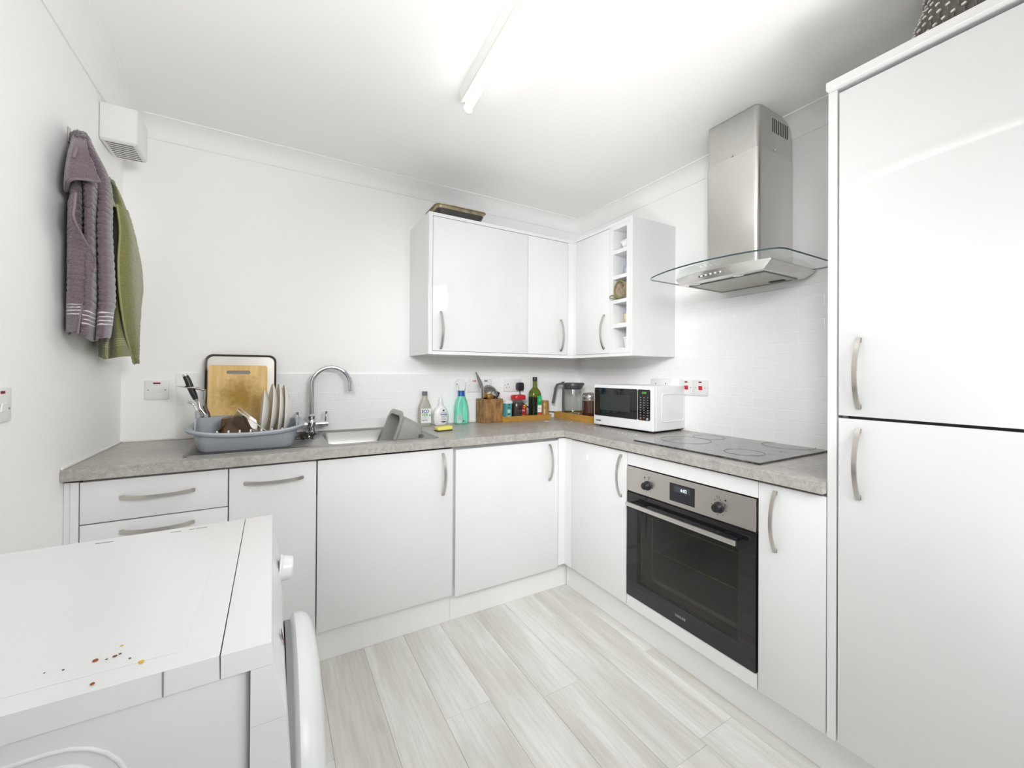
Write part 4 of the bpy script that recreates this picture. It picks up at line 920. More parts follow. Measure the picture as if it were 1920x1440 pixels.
b = loft(bmn(), [[Vector((-.050 + .100 * t_, w * math.cos(a), h * math.sin(a) - .018 * t_ + .004 * math.sin(PI * t_))) for a in [2 * PI * k / 12 for k in range(12)]] for t_, w, h in ((0, .004, .001), (.12, .018, .003), (.35, .030, .0055), (.65, .032, .006), (.9, .018, .0045), (1, .006, .003))])
mv(b, (-2.312, Yc, 1.169)); obj('bowl', b, 'cutlery', u, world=True, smooth=.9)
place(u, [(-2.266, Yc, 1.153), (-2.270, Yc + .01, 1.10), (-2.262, Yc + .015, 1.055)], [.0055, .0045, .004], 'cutlery', 'shaft')
place(u, [(-2.268, Yc, 1.085), (-2.256, Yc, 1.050), (-2.244, Yc, .97)], [.0065, .0085, .0085], mat('brown_handle', (.10, .06, .045), .4), 'handle')
for i, (pts, lb) in enumerate((([(-2.322, Yc - .02, 1.103), (-2.312, Yc - .02, 1.101), (-2.300, Yc - .02, 1.090), (-2.289, Yc - .02, 1.060)], 'small grey handled fork in the dish rack cup, tines bent left'), ([(-2.285, Yc - .01, 1.10), (-2.281, Yc - .01, 1.075), (-2.262, Yc - .01, 1.045)], 'grey handled knife in the dish rack cup, right of the fork'))):
    u = thing('fork' if i == 0 else 'knife', lb, 'cutlery', (pts[-1][0], pts[-1][1], TZ + .03))
    place(u, pts, [.0035, .005, .003, .0028] if i == 0 else [.002, .005, .005], 'cutlery', 'blade' if i else 'tines')
    px_, py_ = pts[-1][0], pts[-1][1]
    place(u, [(px_, py_, pts[-1][2] + .004), (px_ + .004, py_, pts[-1][2] - .04), (px_ + .010, py_, .955)], [.0085, .0088, .008], 'greyp', 'handle')
# scourer
u = None
b = bmn(); rr_ = random.Random(11)
for k in range(26):
    c = Vector((rr_.gauss(0, .015), rr_.gauss(0, .011), abs(rr_.gauss(.013, .007)))); ax = Vector((rr_.gauss(0, 1), rr_.gauss(0, 1), rr_.gauss(0, 1))).normalized(); a1 = ax.orthogonal().normalized(); a2 = ax.cross(a1); R = rr_.uniform(.009, .017)
    pts = [c + (a1 * math.cos(q) + a2 * math.sin(q)) * R + ax * .004 * math.sin(3 * q) for q in [2 * PI * t_ / 14 for t_ in range(15)]]
    pts = [Vector((p.x, p.y, max(.0015, p.z))) for p in pts]; tube(b, pts, .0011, 5, False)
mv(b, (-1.884, -.300, TZ + .0035)); o = obj('scourer', b, mat('dark_wire_wool', (.10, .095, .09), .45, .8), smooth=1.5); tag(o, 'dark wire wool scourer between the dish rack and the tap', 'scourer')
b = bmn()
for k in range(11):
    a = 2 * PI * k / 11; cyl(b, (0, 0, .004), (.022 * math.cos(a), .022 * math.sin(a), .010 + .003 * (k % 2)), .0035, .0018, 6)
lathe(b, [(.010, .001), (.012, .004), (.006, .012), (.003, .020), (.002, .021)], 12); mv(b, (-1.845, -.205, TZ + .0035)); o = obj('sink_plug', b, 'black', smooth=.8); tag(o, 'small black sink strainer plug lying in front of the tap', 'plug')

# ------------------------------------------------------------------ washing-up bowl tipped in the sink
ub = thing('washing_up_bowl', 'grey plastic washing up bowl tipped on its side in the sink', 'bowl', (-1.44, -.29, TZ - .17))
# local bowl: opening +z, long axis y; depth .14
L_, Wd, H_ = .310, .262, .135
b = loft(bmn(), [ring(L_ / 2 - .036, Wd / 2 - .036, .05, 0), ring(L_ / 2 - .026, Wd / 2 - .026, .055, .012), ring(L_ / 2 - .010, Wd / 2 - .010, .055, H_ - .012), ring(L_ / 2 - .010, Wd / 2 - .010, .055, H_ - .004), ring(L_ / 2 + .008, Wd / 2 + .008, .058, H_ - .004), ring(L_ / 2 + .010, Wd / 2 + .010, .06, H_), ring(L_ / 2 + .006, Wd / 2 + .006, .057, H_ + .003), ring(L_ / 2 - .016, Wd / 2 - .016, .05, H_ + .003), ring(L_ / 2 - .031, Wd / 2 - .031, .05, .014), ring(L_ / 2 - .042, Wd / 2 - .042, .045, .004)])
# long axis x -> up ; opening +z -> towards -x, slightly upwards
tilt = .34
Rm = Matrix(((-math.sin(-tilt) * 0, 0, 0), (0, 0, 0), (0, 0, 0)))
ex = Vector((math.sin(tilt), 0, math.cos(tilt)))            # bowl long axis in the world
ez = Vector((-math.cos(tilt), 0, math.sin(tilt)))           # opening direction
ey = ez.cross(ex)
Rm = Matrix((ex, ey, ez)).transposed().to_4x4()
top_mid = Vector((-1.447, -.275, 1.034))                     # rim centre of the upper short edge
Rm.translation = top_mid - ex * (L_ / 2 + .006) - ez * H_
b.transform(Rm); obj('bowl', b, 'bowl', ub, world=True, smooth=.7)

# ------------------------------------------------------------------ bottles by the sink
def bottle_rings(spec, n=6): return [ring(hx, hy, r, z, 0, 0, n) for hx, hy, r, z in spec]
u = thing('dish_soap_bottle', 'clear dish soap bottle with grey cap and white label, by the sink', 'bottle', (-1.226, -.050, TZ + .0004))
b = loft(bmn(), bottle_rings([(.034, .019, .014, 0), (.0385, .0225, .018, .006), (.0385, .0225, .018, .104), (.036, .021, .019, .120), (.024, .018, .0175, .150), (.0155, .0145, .0143, .165), (.0145, .0145, .0143, .182)])); obj('body', b, mat('clear_soap', (.56, .55, .47), .10, trans=.25, ior=1.35), u, smooth=.6)
b = lathe(bmn(), [(.0155, .181), (.0155, .2035), (.0145, .205), (.001, .205)], 24); obj('cap', b, mat('cap_grey', (.13, .14, .15), .4), u, smooth=S)
lb = obj('label', box(-.0285, .0325, -.0236, -.0228, .018, .104), 'paper', u)
MT['blueink'] = mat('blue_print', (.02, .07, .30), .5); MT['greenink'] = mat('green_print', (.05, .40, .06), .5); MT['greyink'] = mat('grey_print', (.25, .25, .28), .5)
text('lettering', 'ECO', .0255, 'blueink', lb, (-.0255, -.0238, .079), sx=.86, bold=.0006); text('lettering', 'VER', .0255, 'greenink', lb, (-.0245, -.0238, .058), sx=.88, bold=.0003)
b = lathe(bmn(), [(.001, .012), (.002, .009), (.0048, .004), (.0048, .002), (.003, 0), (.0005, 0)], 14); mv(b, (.0245, -.0240, .0585)); obj('drop_emblem', b, 'greenink', lb)
text('lettering', 'WASHING UP', .0062, 'greyink', lb, (-.024, -.0238, .0465), sx=.92); text('lettering', 'ZERO%', .0105, 'greyink', lb, (-.024, -.0238, .0315), bold=.0003)
u = thing('hand_soap_bottle', 'white oval hand soap bottle with pump, between clear bottle and spray', 'bottle', (-1.124, -.046, TZ + .0004))
def oval(hx, hy, z, n=28, p=2.3): return [Vector((hx * math.copysign(abs(math.cos(a)) ** (2 / p), math.cos(a)), hy * math.copysign(abs(math.sin(a)) ** (2 / p), math.sin(a)), z)) for a in [2 * PI * k / n for k in range(n)]]
b = loft(bmn(), [oval(.036, .018, 0), oval(.041, .021, .004), oval(.0475, .0245, .035), oval(.0475, .0250, .060), oval(.043, .023, .085), oval(.032, .019, .103), oval(.018, .015, .113), oval(.0165, .0145, .118), oval(.0165, .0145, .122)]); obj('body', b, 'plastic', u, smooth=.6)
b = lathe(bmn(), [(.0165, .1222), (.0165, .129), (.012, .131), (.011, .140), (.0115, .150), (.007, .163), (.0045, .172), (.003, .180), (.001, .1805)], 24); obj('pump', b, 'plastic', u, smooth=S)
lb = u
def curved_label(hx, hy, x0_, x1_, z0_, z1_, m, nm, par, off=.0006, p=2.3, n=10, round_=0):
    b = bmn(); rows = []
    for k in range(n + 1):
        x = x0_ + (x1_ - x0_) * k / n; c_ = min(1, abs(x) / hx) ** (p / 2); y = -hy * (max(0, 1 - c_ * c_)) ** (1 / p) - off
        rows.append((b.verts.new((x, y, z0_)), b.verts.new((x, y, z1_))))
    for A, B in zip(rows, rows[1:]): b.faces.new((A[0], B[0], B[1], A[1]))
    return obj(nm, b, m, par)
obj('square_emblem', box(-.0045 + .011, .0045 + .011, -.0256, -.0232, .0835, .0935), 'ink', u)
text('lettering', 'HAND CARE', .0058, 'greyink', u, (.011, -.0252, .0735), align='CENTER'); text('lettering', 'Handwash', .0105, 'blueink', u, (.011, -.0255, .062), align='CENTER', sx=.95, bold=.0003); text('lettering', 'moisturising', .0075, 'blueink', u, (.011, -.0255, .053), align='CENTER')
for z in (.044, .038, .032): text('lettering', 'gentle care', .005, 'greyink', u, (.011, -.0252, z), align='CENTER')
b = bmn(); P = [(-.017 + .011 + .034 * k / 10, .0215 - .006 * math.sin(PI * k / 10)) for k in range(11)]; loft(b, [[Vector((x, y, z)) for x, z in P + [(.028, .0225), (-.006, .0225)]] for y in (-.0243, -.0236)]); obj('label_band', b, 'ink', u)
u = thing('spray_bottle', 'mint green spray bottle with white trigger head and blue neck, by the sockets', 'bottle', (-.989, -.050, TZ + .0004))
b = loft(bmn(), bottle_rings([(.038, .022, .018, 0), (.0445, .026, .022, .006), (.0455, .0265, .022, .030), (.0455, .026, .022, .070), (.043, .025, .022, .105), (.036, .023, .020, .140), (.0255, .0205, .019, .165), (.0225, .0195, .0185, .172)])); obj('body', b, mat('mint_sleeve', (.17, .60, .44), .25, noise=.30, nscale=16, stretch=(3, 3, .6)), u, smooth=.6)
b = loft(bmn(), bottle_rings([(.0225, .0195, .0185, .1725), (.0205, .018, .0175, .185), (.0185, .017, .0165, .205)])); obj('neck', b, mat('blue_neck', (.01, .09, .36), .3), u, smooth=.6)
b = loft(bmn(), [[Vector((x, y, z)) for x, z in ((-.0175, .2055), (.0175, .2055), (.018, .232), (.024, .248), (.0215, .268), (.012, .278), (-.016, .279), (-.028, .272), (-.036, .262), (-.036, .250), (-.024, .248), (-.018, .236))] for y in (-.0125, .0125)]); bmesh.ops.bevel(b, geom=b.edges[:], offset=.003, segments=2, affect='EDGES'); hd = obj('spray_head', b, 'plastic', u, smooth=S)
obj('trigger', tube(bmn(), [(-.022, 0, .247), (-.026, 0, .232), (-.024, 0, .218), (-.028, 0, .208)], .005, 8), 'plastic', hd, smooth=1.2)
obj('label', box(-.040, -.006, -.0275, -.0262, .006, .058), mat('pale_mint_label', (.46, .66, .58), .4), u)
for z in (.050, .043, .036, .029): text('lettering', 'cleaner', .006, 'greyink', u, (-.020, -.0277, z), align='CENTER')
b = lathe(bmn(), [(.004, 0), (.004, .0006), (.0005, .0006)], 12); rot(b, 'X', PI / 2); mv(b, (.006, -.0268, .018)); obj('dot_emblem', b, 'dark', u)
u = thing('sponge', 'yellow washing up sponge with dark green scouring side, on the worktop', 'sponge', (-1.203, -.305, TZ + .0003), .10)
b = bx(bmn(), -.043, .043, -.026, .026, .0062, .024, .003); 
for v in b.verts: v.co.z += .004 * math.sin(v.co.x * 60) * (1 if v.co.z > .015 else .2)
obj('foam', b, mat('yellow_foam', (.76, .69, .17), .9, bump=.5, bscale=250), u, smooth=.8); obj('scouring_pad', box(-.043, .043, -.026, .026, .0, .006, .001), mat('dark_green_scour', (.035, .055, .04), .9), u)

# ------------------------------------------------------------------ utensil crate
u = thing('utensil_crate', 'square dark wooden utensil holder standing by the wall sockets', 'holder', (-.797, -.064, TZ + .0004), .10)
MT['crate'] = mat('mango_wood', (.27, .145, .058), .5, noise=.55, nscale=13, stretch=(2.2, 2.2, 1.1))
for nm, q in (('side_panel', (-.0740, -.0600, -.0480, .0480)), ('side_panel', (.0600, .0740, -.0480, .0480)), ('front_panel', (-.0598, .0598, -.0480, -.0360)), ('back_panel', (-.0598, .0598, .0360, .0480))):
    obj(nm, box(q[0], q[1], q[2], q[3], 0, .152, .0015), 'crate', u)
obj('base', box(-.0598, .0598, -.0358, .0358, .001, .012), 'crate', u)
bx_, by_ = -.797, -.064
u = thing('spatula', 'grey metal spatula, tallest in the wooden utensil holder', 'utensil', (-.86, by_, TZ + .02))
P = [(-.899, 1.238), (-.893, 1.240), (-.870, 1.205), (-.851, 1.172), (-.846, 1.150), (-.864, 1.135), (-.879, 1.170), (-.886, 1.192)]
b = loft(bmn(), [[Vector((x, y, z)) for x, z in P] for y in (by_ - .002, by_ + .002)]); obj('blade', b, mat('grey_spatula', (.30, .30, .29), .35, .6), u, world=True)
place(u, [(-.857, by_, 1.150), (-.853, by_, 1.09), (-.842, by_, .95)], .005, 'cutlery', 'shaft')
u = thing('skimmer', 'round perforated steel skimmer head in the wooden utensil holder', 'utensil', (-.79, by_ + .01, TZ + .02))
b = bmn(); n_ = 30
cs, ce = Vector((-.792, by_, 1.112)), Vector((.22, -.62, .75)).normalized()
a1 = ce.orthogonal().normalized(); a2 = ce.cross(a1)
dome = lambda r: cs + ce * (.035 - r * r / .10)
rings_ = []
for r in (.002, .014, .026, .038, .048, .052):
    rings_.append([dome(r) + (a1 * math.cos(2 * PI * k / n_) + a2 * math.sin(2 * PI * k / n_)) * r for k in range(n_)])
for r in (.050, .036, .022, .002): rings_.append([dome(r) - ce * .002 + (a1 * math.cos(2 * PI * k / n_) + a2 * math.sin(2 * PI * k / n_)) * r for k in range(n_)])
loft(b, rings_); hd = obj('head', b, 'cutlery', u, world=True, smooth=.9)
b = bmn()
for r, m_ in ((.010, 6), (.018, 11), (.026, 16), (.034, 21), (.042, 26), (.048, 30)):
    for k in range(m_):
        c_ = dome(r) + (a1 * math.cos(2 * PI * k / m_ + r * 40) + a2 * math.sin(2 * PI * k / m_ + r * 40)) * r
        cyl(b, c_ - ce * .001, c_ + ce * .0006, .0021, n=6)
o = obj('holes', b, 'dark', u, world=True); o['kind'] = 'stuff'
place(u, [cs - ce * .012, (-.795, by_ + .01, 1.05), (-.80, by_ + .01, .95)], .0045, 'cutlery', 'shaft')
u = thing('ladle', 'copper coloured steel ladle bowl in the wooden utensil holder', 'utensil', (-.80, by_ - .01, TZ + .02))
b = lathe(bmn(), [(.001, -.040), (.016, -.036), (.030, -.024), (.038, -.006), (.040, .008), (.0385, .008), (.0365, -.006), (.029, -.022), (.001, -.037)], 28); rot(b, 'Y', .30); mv(b, (-.812, by_ - .020, 1.090)); obj('bowl', b, mat('copper_steel', (.60, .34, .14), .16, 1.0), u, world=True, smooth=.7)
place(u, [(-.838, by_, 1.125), (-.838, by_, 1.06), (-.826, by_, .95)], .0045, 'cutlery', 'shaft')
u = thing('black_utensil', 'black plastic utensil handle leaning right in the wooden holder', 'utensil', (-.76, by_, TZ + .02))
place(u, [(-.731, by_, 1.108), (-.742, by_, 1.090), (-.757, by_, 1.060), (-.78, by_, .96)], [.0105, .0120, .0105, .008], 'black', 'handle')
u = thing('black_utensil', 'short black handle low between ladle and right handle in the wooden holder', 'utensil', (-.78, by_, TZ + .02))
place(u, [(-.765, by_ - .012, 1.082), (-.776, by_ - .012, 1.068), (-.79, by_ - .01, .97)], [.008, .0095, .007], 'black', 'handle')

# ------------------------------------------------------------------ bamboo trays
def tray(name, label, loc, rz, w, d, h, fl_, t_=.009):
    u = thing(name, label, 'tray', loc, rz)
    obj('base', box(-w / 2, w / 2, -d / 2, d / 2, .0004, .006), 'bamboo', u)
    def wall(p0, p1, out, nm):
        p0 = Vector(p0); p1 = Vector(p1); o_ = Vector(out); dr_ = (p1 - p0).normalized()
        b = loft(bmn(), [[p0 + dr_ * 0 + Vector((0, 0, .0004)), p1 + Vector((0, 0, .0004)), p1 + dr_ * fl_ + o_ * fl_ + Vector((0, 0, h)), p0 - dr_ * fl_ + o_ * fl_ + Vector((0, 0, h))],
                         [p0 + o_ * t_ + dr_ * -t_ + Vector((0, 0, .0004)), p1 + o_ * t_ + dr_ * t_ + Vector((0, 0, .0004)), p1 + dr_ * (fl_ + t_) + o_ * (fl_ + t_) + Vector((0, 0, h)), p0 - dr_ * (fl_ + t_) + o_ * (fl_ + t_) + Vector((0, 0, h))]])
        obj(nm, b, 'bamboo', u)
    wall((-w / 2, -d / 2, 0), (w / 2, -d / 2, 0), (0, -1, 0), 'rail'); wall((w / 2, d / 2, 0), (-w / 2, d / 2, 0), (0, 1, 0), 'rail')
    wall((w / 2, -d / 2, 0), (w / 2, d / 2, 0), (1, 0, 0), 'rail'); wall((-w / 2, d / 2, 0), (-w / 2, -d / 2, 0), (-1, 0, 0), 'rail')
    return u
tray('bamboo_tray', 'low bamboo tray along the back wall holding carton, jar and oil', (-.545, -.074, TZ + .0002), 0, .352, .083, .037, .010)
tray('bamboo_tray', 'deeper bamboo tray along the right wall in the corner, holding the kettle', (-.140, -.243, TZ + .0002), PI / 2, .385, .230, .046, .0)
TF = TZ + .0066
u = thing('carton', 'small teal carton with white lid standing left in the bamboo tray', 'carton', (-.677, -.082, TF), .22)
MT['teal'] = mat('teal_print', (.09, .34, .32), .45); MT['tealdark'] = mat('teal_dark_print', (.02, .10, .11), .5)
obj('body', box(-.0265, .0265, -.018, .018, 0, .112, .001), 'teal', u)
b = loft(bmn(), [[Vector((x, y, z)) for x in (0,) for x, z in ((-.0275, .1125), (.0275, .1125), (.0275, .122), (.0275, .128), (-.0275, .134))] for y in (-.019, .019)]); obj('lid', b, 'paper', u)
obj('panel', box(-.012, .014, -.0186, -.0181, .052, .072), mat('pale_teal', (.52, .70, .68), .5), u); obj('panel', box(-.012, .014, -.0186, -.0181, .010, .034), bpy.data.materials['pale_teal'], u)
text('lettering', 'Fresh', .011, 'tealdark', u, (.001, -.0187, .084), align='CENTER', bold=.0004); text('lettering', 'Mint', .010, 'tealdark', u, (.001, -.0187, .038), align='CENTER', bold=.0004)
b = lathe(bmn(), [(.006, 0), (.006, .0006), (.0005, .0006)], 10); rot(b, 'X', PI / 2); mv(b, (.004, -.0182, .103)); obj('leaf_emblem', b, 'tealdark', u)
u = thing('coffee_jar', 'glass jar of dark instant coffee with a red lid, in the bamboo tray', 'jar', (-.592, -.082, TF))
def sq(hx, r, z): return ring(hx, hx * .84, r, z, 0, 0, 5)
b = loft(bmn(), [sq(.040, .018, .0), sq(.0455, .022, .006), sq(.0465, .024, .060), sq(.045, .026, .105), sq(.040, .028, .125), sq(.036, .028, .135), sq(.036, .028, .140)]); obj('glass', b, clear('jar_glass', (.86, .87, .86), .03), u, smooth=.6)
b = loft(bmn(), [sq(.038, .018, .003), sq(.043, .022, .010), sq(.0435, .024, .060), sq(.042, .025, .100), sq(.036, .026, .114)]); obj('coffee', b, mat('instant_coffee', (.030, .014, .010), .7, bump=.6, bscale=400), u, smooth=.6)
b = loft(bmn(), [sq(.044, .022, .136), sq(.0465, .026, .140), sq(.0465, .026, .158), sq(.043, .026, .1665), sq(.030, .02, .168)]); obj('lid', b, mat('red_lid', (.50, .018, .025), .25), u, smooth=.6)
MT['redlabel'] = mat('red_label', (.28, .015, .02), .45); MT['gold'] = mat('yellow_print', (.72, .42, .04), .5); MT['pink'] = mat('pink_print', (.62, .34, .42), .5)
lb = obj('label', box(.006, .042, -.0400, -.0392, .010, .104), 'redlabel', u)
for x, z, r in ((.026, .094, .009), (.018, .026, .0085), (.024, .086, .007)):
    b = lathe(bmn(), [(r, 0), (r, .0005), (.0005, .0005)], 14); rot(b, 'X', PI / 2); mv(b, (x, -.0401, z)); obj('dot', b, 'gold', lb)
obj('panel', box(.010, .028, -.0405, -.0401, .060, .070), 'pink', lb)
u = thing('olive_oil_bottle', 'tall green glass bottle of olive oil with black cap and striped label', 'bottle', (-.452, -.072, TF))
def sb(h, r, z): return ring(h, h * .92, r, z, 0, 0, 5)
MT['greenglass'] = mat('green_bottle_glass', (.105, .15, .012), .05, coat=.4); MT['oil'] = mat('dark_oil_level', (.012, .018, .008), .05, coat=.4)
b = loft(bmn(), [sb(.0335, .010, .0), sb(.0362, .012, .005), sb(.0362, .013, .150)], True, False); obj('lower_body', b, 'oil', u, smooth=.5)
b = loft(bmn(), [sb(.0362, .013, .1502), sb(.0362, .014, .172), sb(.034, .020, .188), sb(.024, .019, .205), sb(.0165, .015, .216), sb(.0145, .0132, .240), sb(.0140, .0128, .262)], False, True); obj('upper_body', b, 'greenglass', u, smooth=.5)
b = lathe(bmn(), [(.0155, .2565), (.0160, .259), (.0160, .284), (.0150, .2860), (.001, .2860)], 24); obj('cap', b, 'black', u, smooth=S)
lb = obj('label', box(.001, .0340, -.0342, -.0334, .006, .158), 'paper', u)
obj('panel', box(.001, .0340, -.0348, -.0343, .094, .158), mat('oil_green', (.03, .42, .16), .45), lb); obj('panel', box(.001, .0340, -.0348, -.0343, .006, .046), mat('oil_red', (.48, .07, .02), .45), lb)
text('lettering', 'OLIVE', .0105, mat('oil_green_dark', (.005, .13, .05), .5), lb, (.0175, -.0350, .104), align='CENTER', bold=.0004); text('lettering', 'OIL', .016, 'greyink', lb, (.0175, -.0344, .066), align='CENTER')
b = lathe(bmn(), [(.001, .014), (.004, .007), (.005, .003), (.001, 0)], 10); mv(b, (.0175, -.0352, .122)); obj('olive_emblem', b, mat('oil_pale', (.25, .70, .35), .5), lb)
u = thing('pepper_mill', 'golden wooden cylindrical mill at the right end of the low tray', 'mill', (-.370, -.072, TF))
MT['goldwood'] = mat('golden_wood', (.36, .20, .06), .35, noise=.12, nscale=20, stretch=(6, 6, .8))
b = lathe(bmn(), [(.029, 0), (.0305, .002), (.0305, .066), (.0295, .068)], 32); obj('base', b, 'goldwood', u, smooth=S); b = lathe(bmn(), [(.0285, .0685), (.0285, .103), (.028, .1045), (.0285, .106), (.0285, .110), (.028, .1115), (.0285, .113), (.0285, .120), (.026, .123), (.001, .123)], 32); obj('top', b, 'goldwood', u, smooth=S)

# ------------------------------------------------------------------ glass kettle and cafetiere in the deeper tray
u = thing('glass_kettle', 'clear glass kettle with dark grey lid and handle in the corner', 'kettle', (-.170, -.135, TF), -.50)
MT['slate'] = mat('slate_plastic', (.055, .055, .065), .35)
b = lathe(bmn(), [(.060, .0), (.062, .004), (.062, .030), (.058, .034)], 36); obj('base', b, 'chrome', u, smooth=S)
b = lathe(bmn(), [(.0605, .030), (.064, .045), (.066, .080), (.064, .130), (.059, .185), (.056, .205), (.0545, .205), (.0575, .185), (.0625, .130), (.0645, .080), (.0625, .046), (.059, .032)], 40, cap0=False, cap1=False); obj('glass_body', b, clear('kettle_glass', (.90, .91, .90), .02), u, smooth=.8)
b = lathe(bmn(), [(.0605, .034), (.063, .048), (.0632, .052), (.001, .052)], 36, cap0=False); obj('water', b, clear('water', (.80, .79, .72), .02), u, smooth=S)
b = lathe(bmn(), [(.058, .200), (.061, .204), (.0625, .236), (.060, .244), (.048, .247), (.001, .247)], 40); 
for v in b.verts:
    if v.co.x > .045 and v.co.z > .205: v.co.x += .020 * min(1, (v.co.z - .2) / .035) * max(0, 1 - abs(v.co.y) / .035)
obj('lid', b, 'slate', u, smooth=S)
P = [(-.056, 0, .236), (-.085, 0, .240), (-.112, 0, .232), (-.124, 0, .205), (-.130, 0, .165), (-.138, 0, .120), (-.142, 0, .100)]
def bar(pts, w, t_):
    pts = [Vector(p) for p in pts]; rg_ = []
    for i, p in enumerate(pts):
        d_ = (pts[min(i + 1, len(pts) - 1)] - pts[max(i - 1, 0)]).normalized(); n_ = Vector((-d_.z, 0, d_.x))
        rg_.append([p + n_ * t_ + Vector((0, w, 0)), p + n_ * t_ - Vector((0, w, 0)), p - n_ * t_ - Vector((0, w, 0)), p - n_ * t_ + Vector((0, w, 0))])
    return loft(bmn(), rg_)
b = bar(P, .011, .0085); bmesh.ops.bevel(b, geom=b.edges[:], offset=.003, segments=2, affect='EDGES'); hn = obj('handle', b, 'slate', u, smooth=.7)
obj('handle_trim', bar([(p[0] - .0095, 0, p[2] + .003) for p in P[2:]], .0085, .0012), 'chrome', hn)
b = bar([(-.058, 0, .238), (-.068, 0, .20), (-.070, 0, .12), (-.069, 0, .05), (-.066, 0, .012)], .010, .0075); obj('handle_column', b, 'slate', u, smooth=.7)
obj('lid_button', box(-.080, -.060, -.010, .010, .2465, .2535, .002), 'slate', hn)
u = thing('cafetiere', 'steel and glass cafetiere with brown coffee, half hidden by the microwave', 'cafetiere', (-.155, -.300, TF))
b = lathe(bmn(), [(.046, .022), (.048, .040), (.048, .125), (.0475, .13)], 36); obj('coffee', b, mat('brewed_coffee', (.105, .028, .018), .06, coat=.6), u, smooth=S)
b = lathe(bmn(), [(.0495, .018), (.0495, .150), (.049, .150), (.0487, .018)], 36, cap0=False, cap1=False); obj('glass', b, bpy.data.materials['kettle_glass'], u, smooth=S)
b = lathe(bmn(), [(.0525, .135), (.0535, .14), (.0535, .158), (.052, .166), (.042, .180), (.020, .186), (.001, .186)], 36); obj('lid', b, 'cutlery', u, smooth=S)
b = lathe(bmn(), [(.046, .008), (.051, .010), (.051, .020), (.046, .022)], 36); obj('base_ring', b, 'cutlery', u, smooth=S)
for a in (2.6, 4.2, 5.6, .9): obj('frame_strip', tube(bmn(), [(.0515 * math.cos(a), .0515 * math.sin(a), .015), (.0515 * math.cos(a), .0515 * math.sin(a), .145)], .0022, 6), 'cutlery', u)
for a in (2.6, 4.2, 5.6, .9): obj('foot', cyl(bmn(), (.047 * math.cos(a), .047 * math.sin(a), .0002), (.047 * math.cos(a), .047 * math.sin(a), .010), .005, .004, 10), 'cutlery', u)
u = thing('plunger_ball', 'round black plunger ball lying in the bamboo tray beside the cafetiere', 'ball', (-.225, -.288, TF))
b = lathe(bmn(), [(.001, 0), (.010, .002), (.017, .010), (.019, .019), (.017, .028), (.010, .036), (.001, .038)], 24); obj('ball', b, 'black', u, smooth=1.0)

# ------------------------------------------------------------------ microwave
u = thing('microwave', 'small white microwave oven with black glass front, by the hob', 'microwave', (-.1515, -.7252, TZ + .0003), -1.5005)
w_, d_, h_, f_ = .432, .300, .2405, .0125
obj('casing', box(-w_ / 2, w_ / 2, -d_ / 2 + .020, d_ / 2, f_, f_ + h_, .006, 3), 'appl', u, smooth=S)
b = box(-w_ / 2, w_ / 2, -d_ / 2, -d_ / 2 + .0195, f_, f_ + h_, .006, 3); fr = obj('front_panel', b, 'appl', u, smooth=S)
yf = -d_ / 2
gx0, gx1 = -w_ / 2 + .010, w_ / 2 - .020
P = ring(.1955 + .0, .0800, .008, 0, (gx0 + gx1) / 2, f_ + .1385, 4)
kx = gx1 - .082
b = loft(bmn(), [[Vector((max(gx0, min(kx - .0015, p.x)), y, p.y)) for p in ring((kx - .0015 - gx0) / 2, .083, .008, 0, (gx0 + kx - .0015) / 2, f_ + .1385, 4)] for y in (yf - .0002, yf - .0022)]); dg_ = obj('door_glass', b, 'blackglass', fr)
obj('mesh_window', box(gx0 + .045, kx - .050, yf - .0028, yf - .0023, f_ + .092, f_ + .185), mat('mesh_screen', (.035, .036, .037), .12), dg_)
b = loft(bmn(), [[Vector((p.x, y, p.y)) for p in ring((gx1 - kx - .0015) / 2, .083, .008, 0, (gx1 + kx + .0015) / 2, f_ + .1385, 4)] for y in (yf - .0002, yf - .0022)]); kp = obj('keypad', b, 'blackglass', fr)
obj('divider', box(kx - .0015, kx + .0015, yf - .0012, yf - .0002, f_ + .055, f_ + .222), 'appl', fr)
text('digits', '0:00', .016, emit('green_digits', (.10, .42, .06), .55), kp, (kx + .044, yf - .0026, f_ + .199), align='CENTER', bold=.0003)
MT['keyprint'] = mat('key_print', (.42, .43, .45), .5)
for r in range(9):
    for c_ in range(3):
        z = f_ + .178 - r * .0135; x = kx + .020 + c_ * .0235
        obj('key_mark', box(x - .0032, x + .0032, yf - .0025, yf - .0022, z - .0014, z + .0014), 'keyprint', kp)
obj('key_mark', box(kx + .016, kx + .026, yf - .0025, yf - .0022, f_ + .060, f_ + .068), mat('orange_key', (.40, .10, .03), .5), kp); obj('key_mark', box(kx + .058, kx + .070, yf - .0025, yf - .0022, f_ + .059, f_ + .069), 'keyprint', kp)
text('lettering', 'TOSHIBA', .0105, 'ink', fr, (-w_ / 2 + .018, yf - .0004, f_ + .022), bold=.0005)
b = bmn(); P = ring(.100, .075, .02, 0, .018, f_ + .122, 6); P = [Vector((w_ / 2 + .0005, p.x, p.y)) for p in P]; tube(b, P + [P[0]], .0032, 8, False); obj('side_relief', b, 'appl', u, smooth=1.4)
obj('badge', box(.120, .195, yf - .0006, yf - .0001, f_ + .014, f_ + .030), 'plastic', fr)
for x in (-.18, .18):
    for y in (-.115, .12): obj('foot', cyl(bmn(), (x, y, 0), (x, y, f_ + .0005), .012, .013, 14), 'black', u)
obj('underside', box(-w_ / 2 + .012, w_ / 2 - .012, -d_ / 2 + .024, d_ / 2 - .01, f_ - .004, f_ - .0002), 'dark', u)

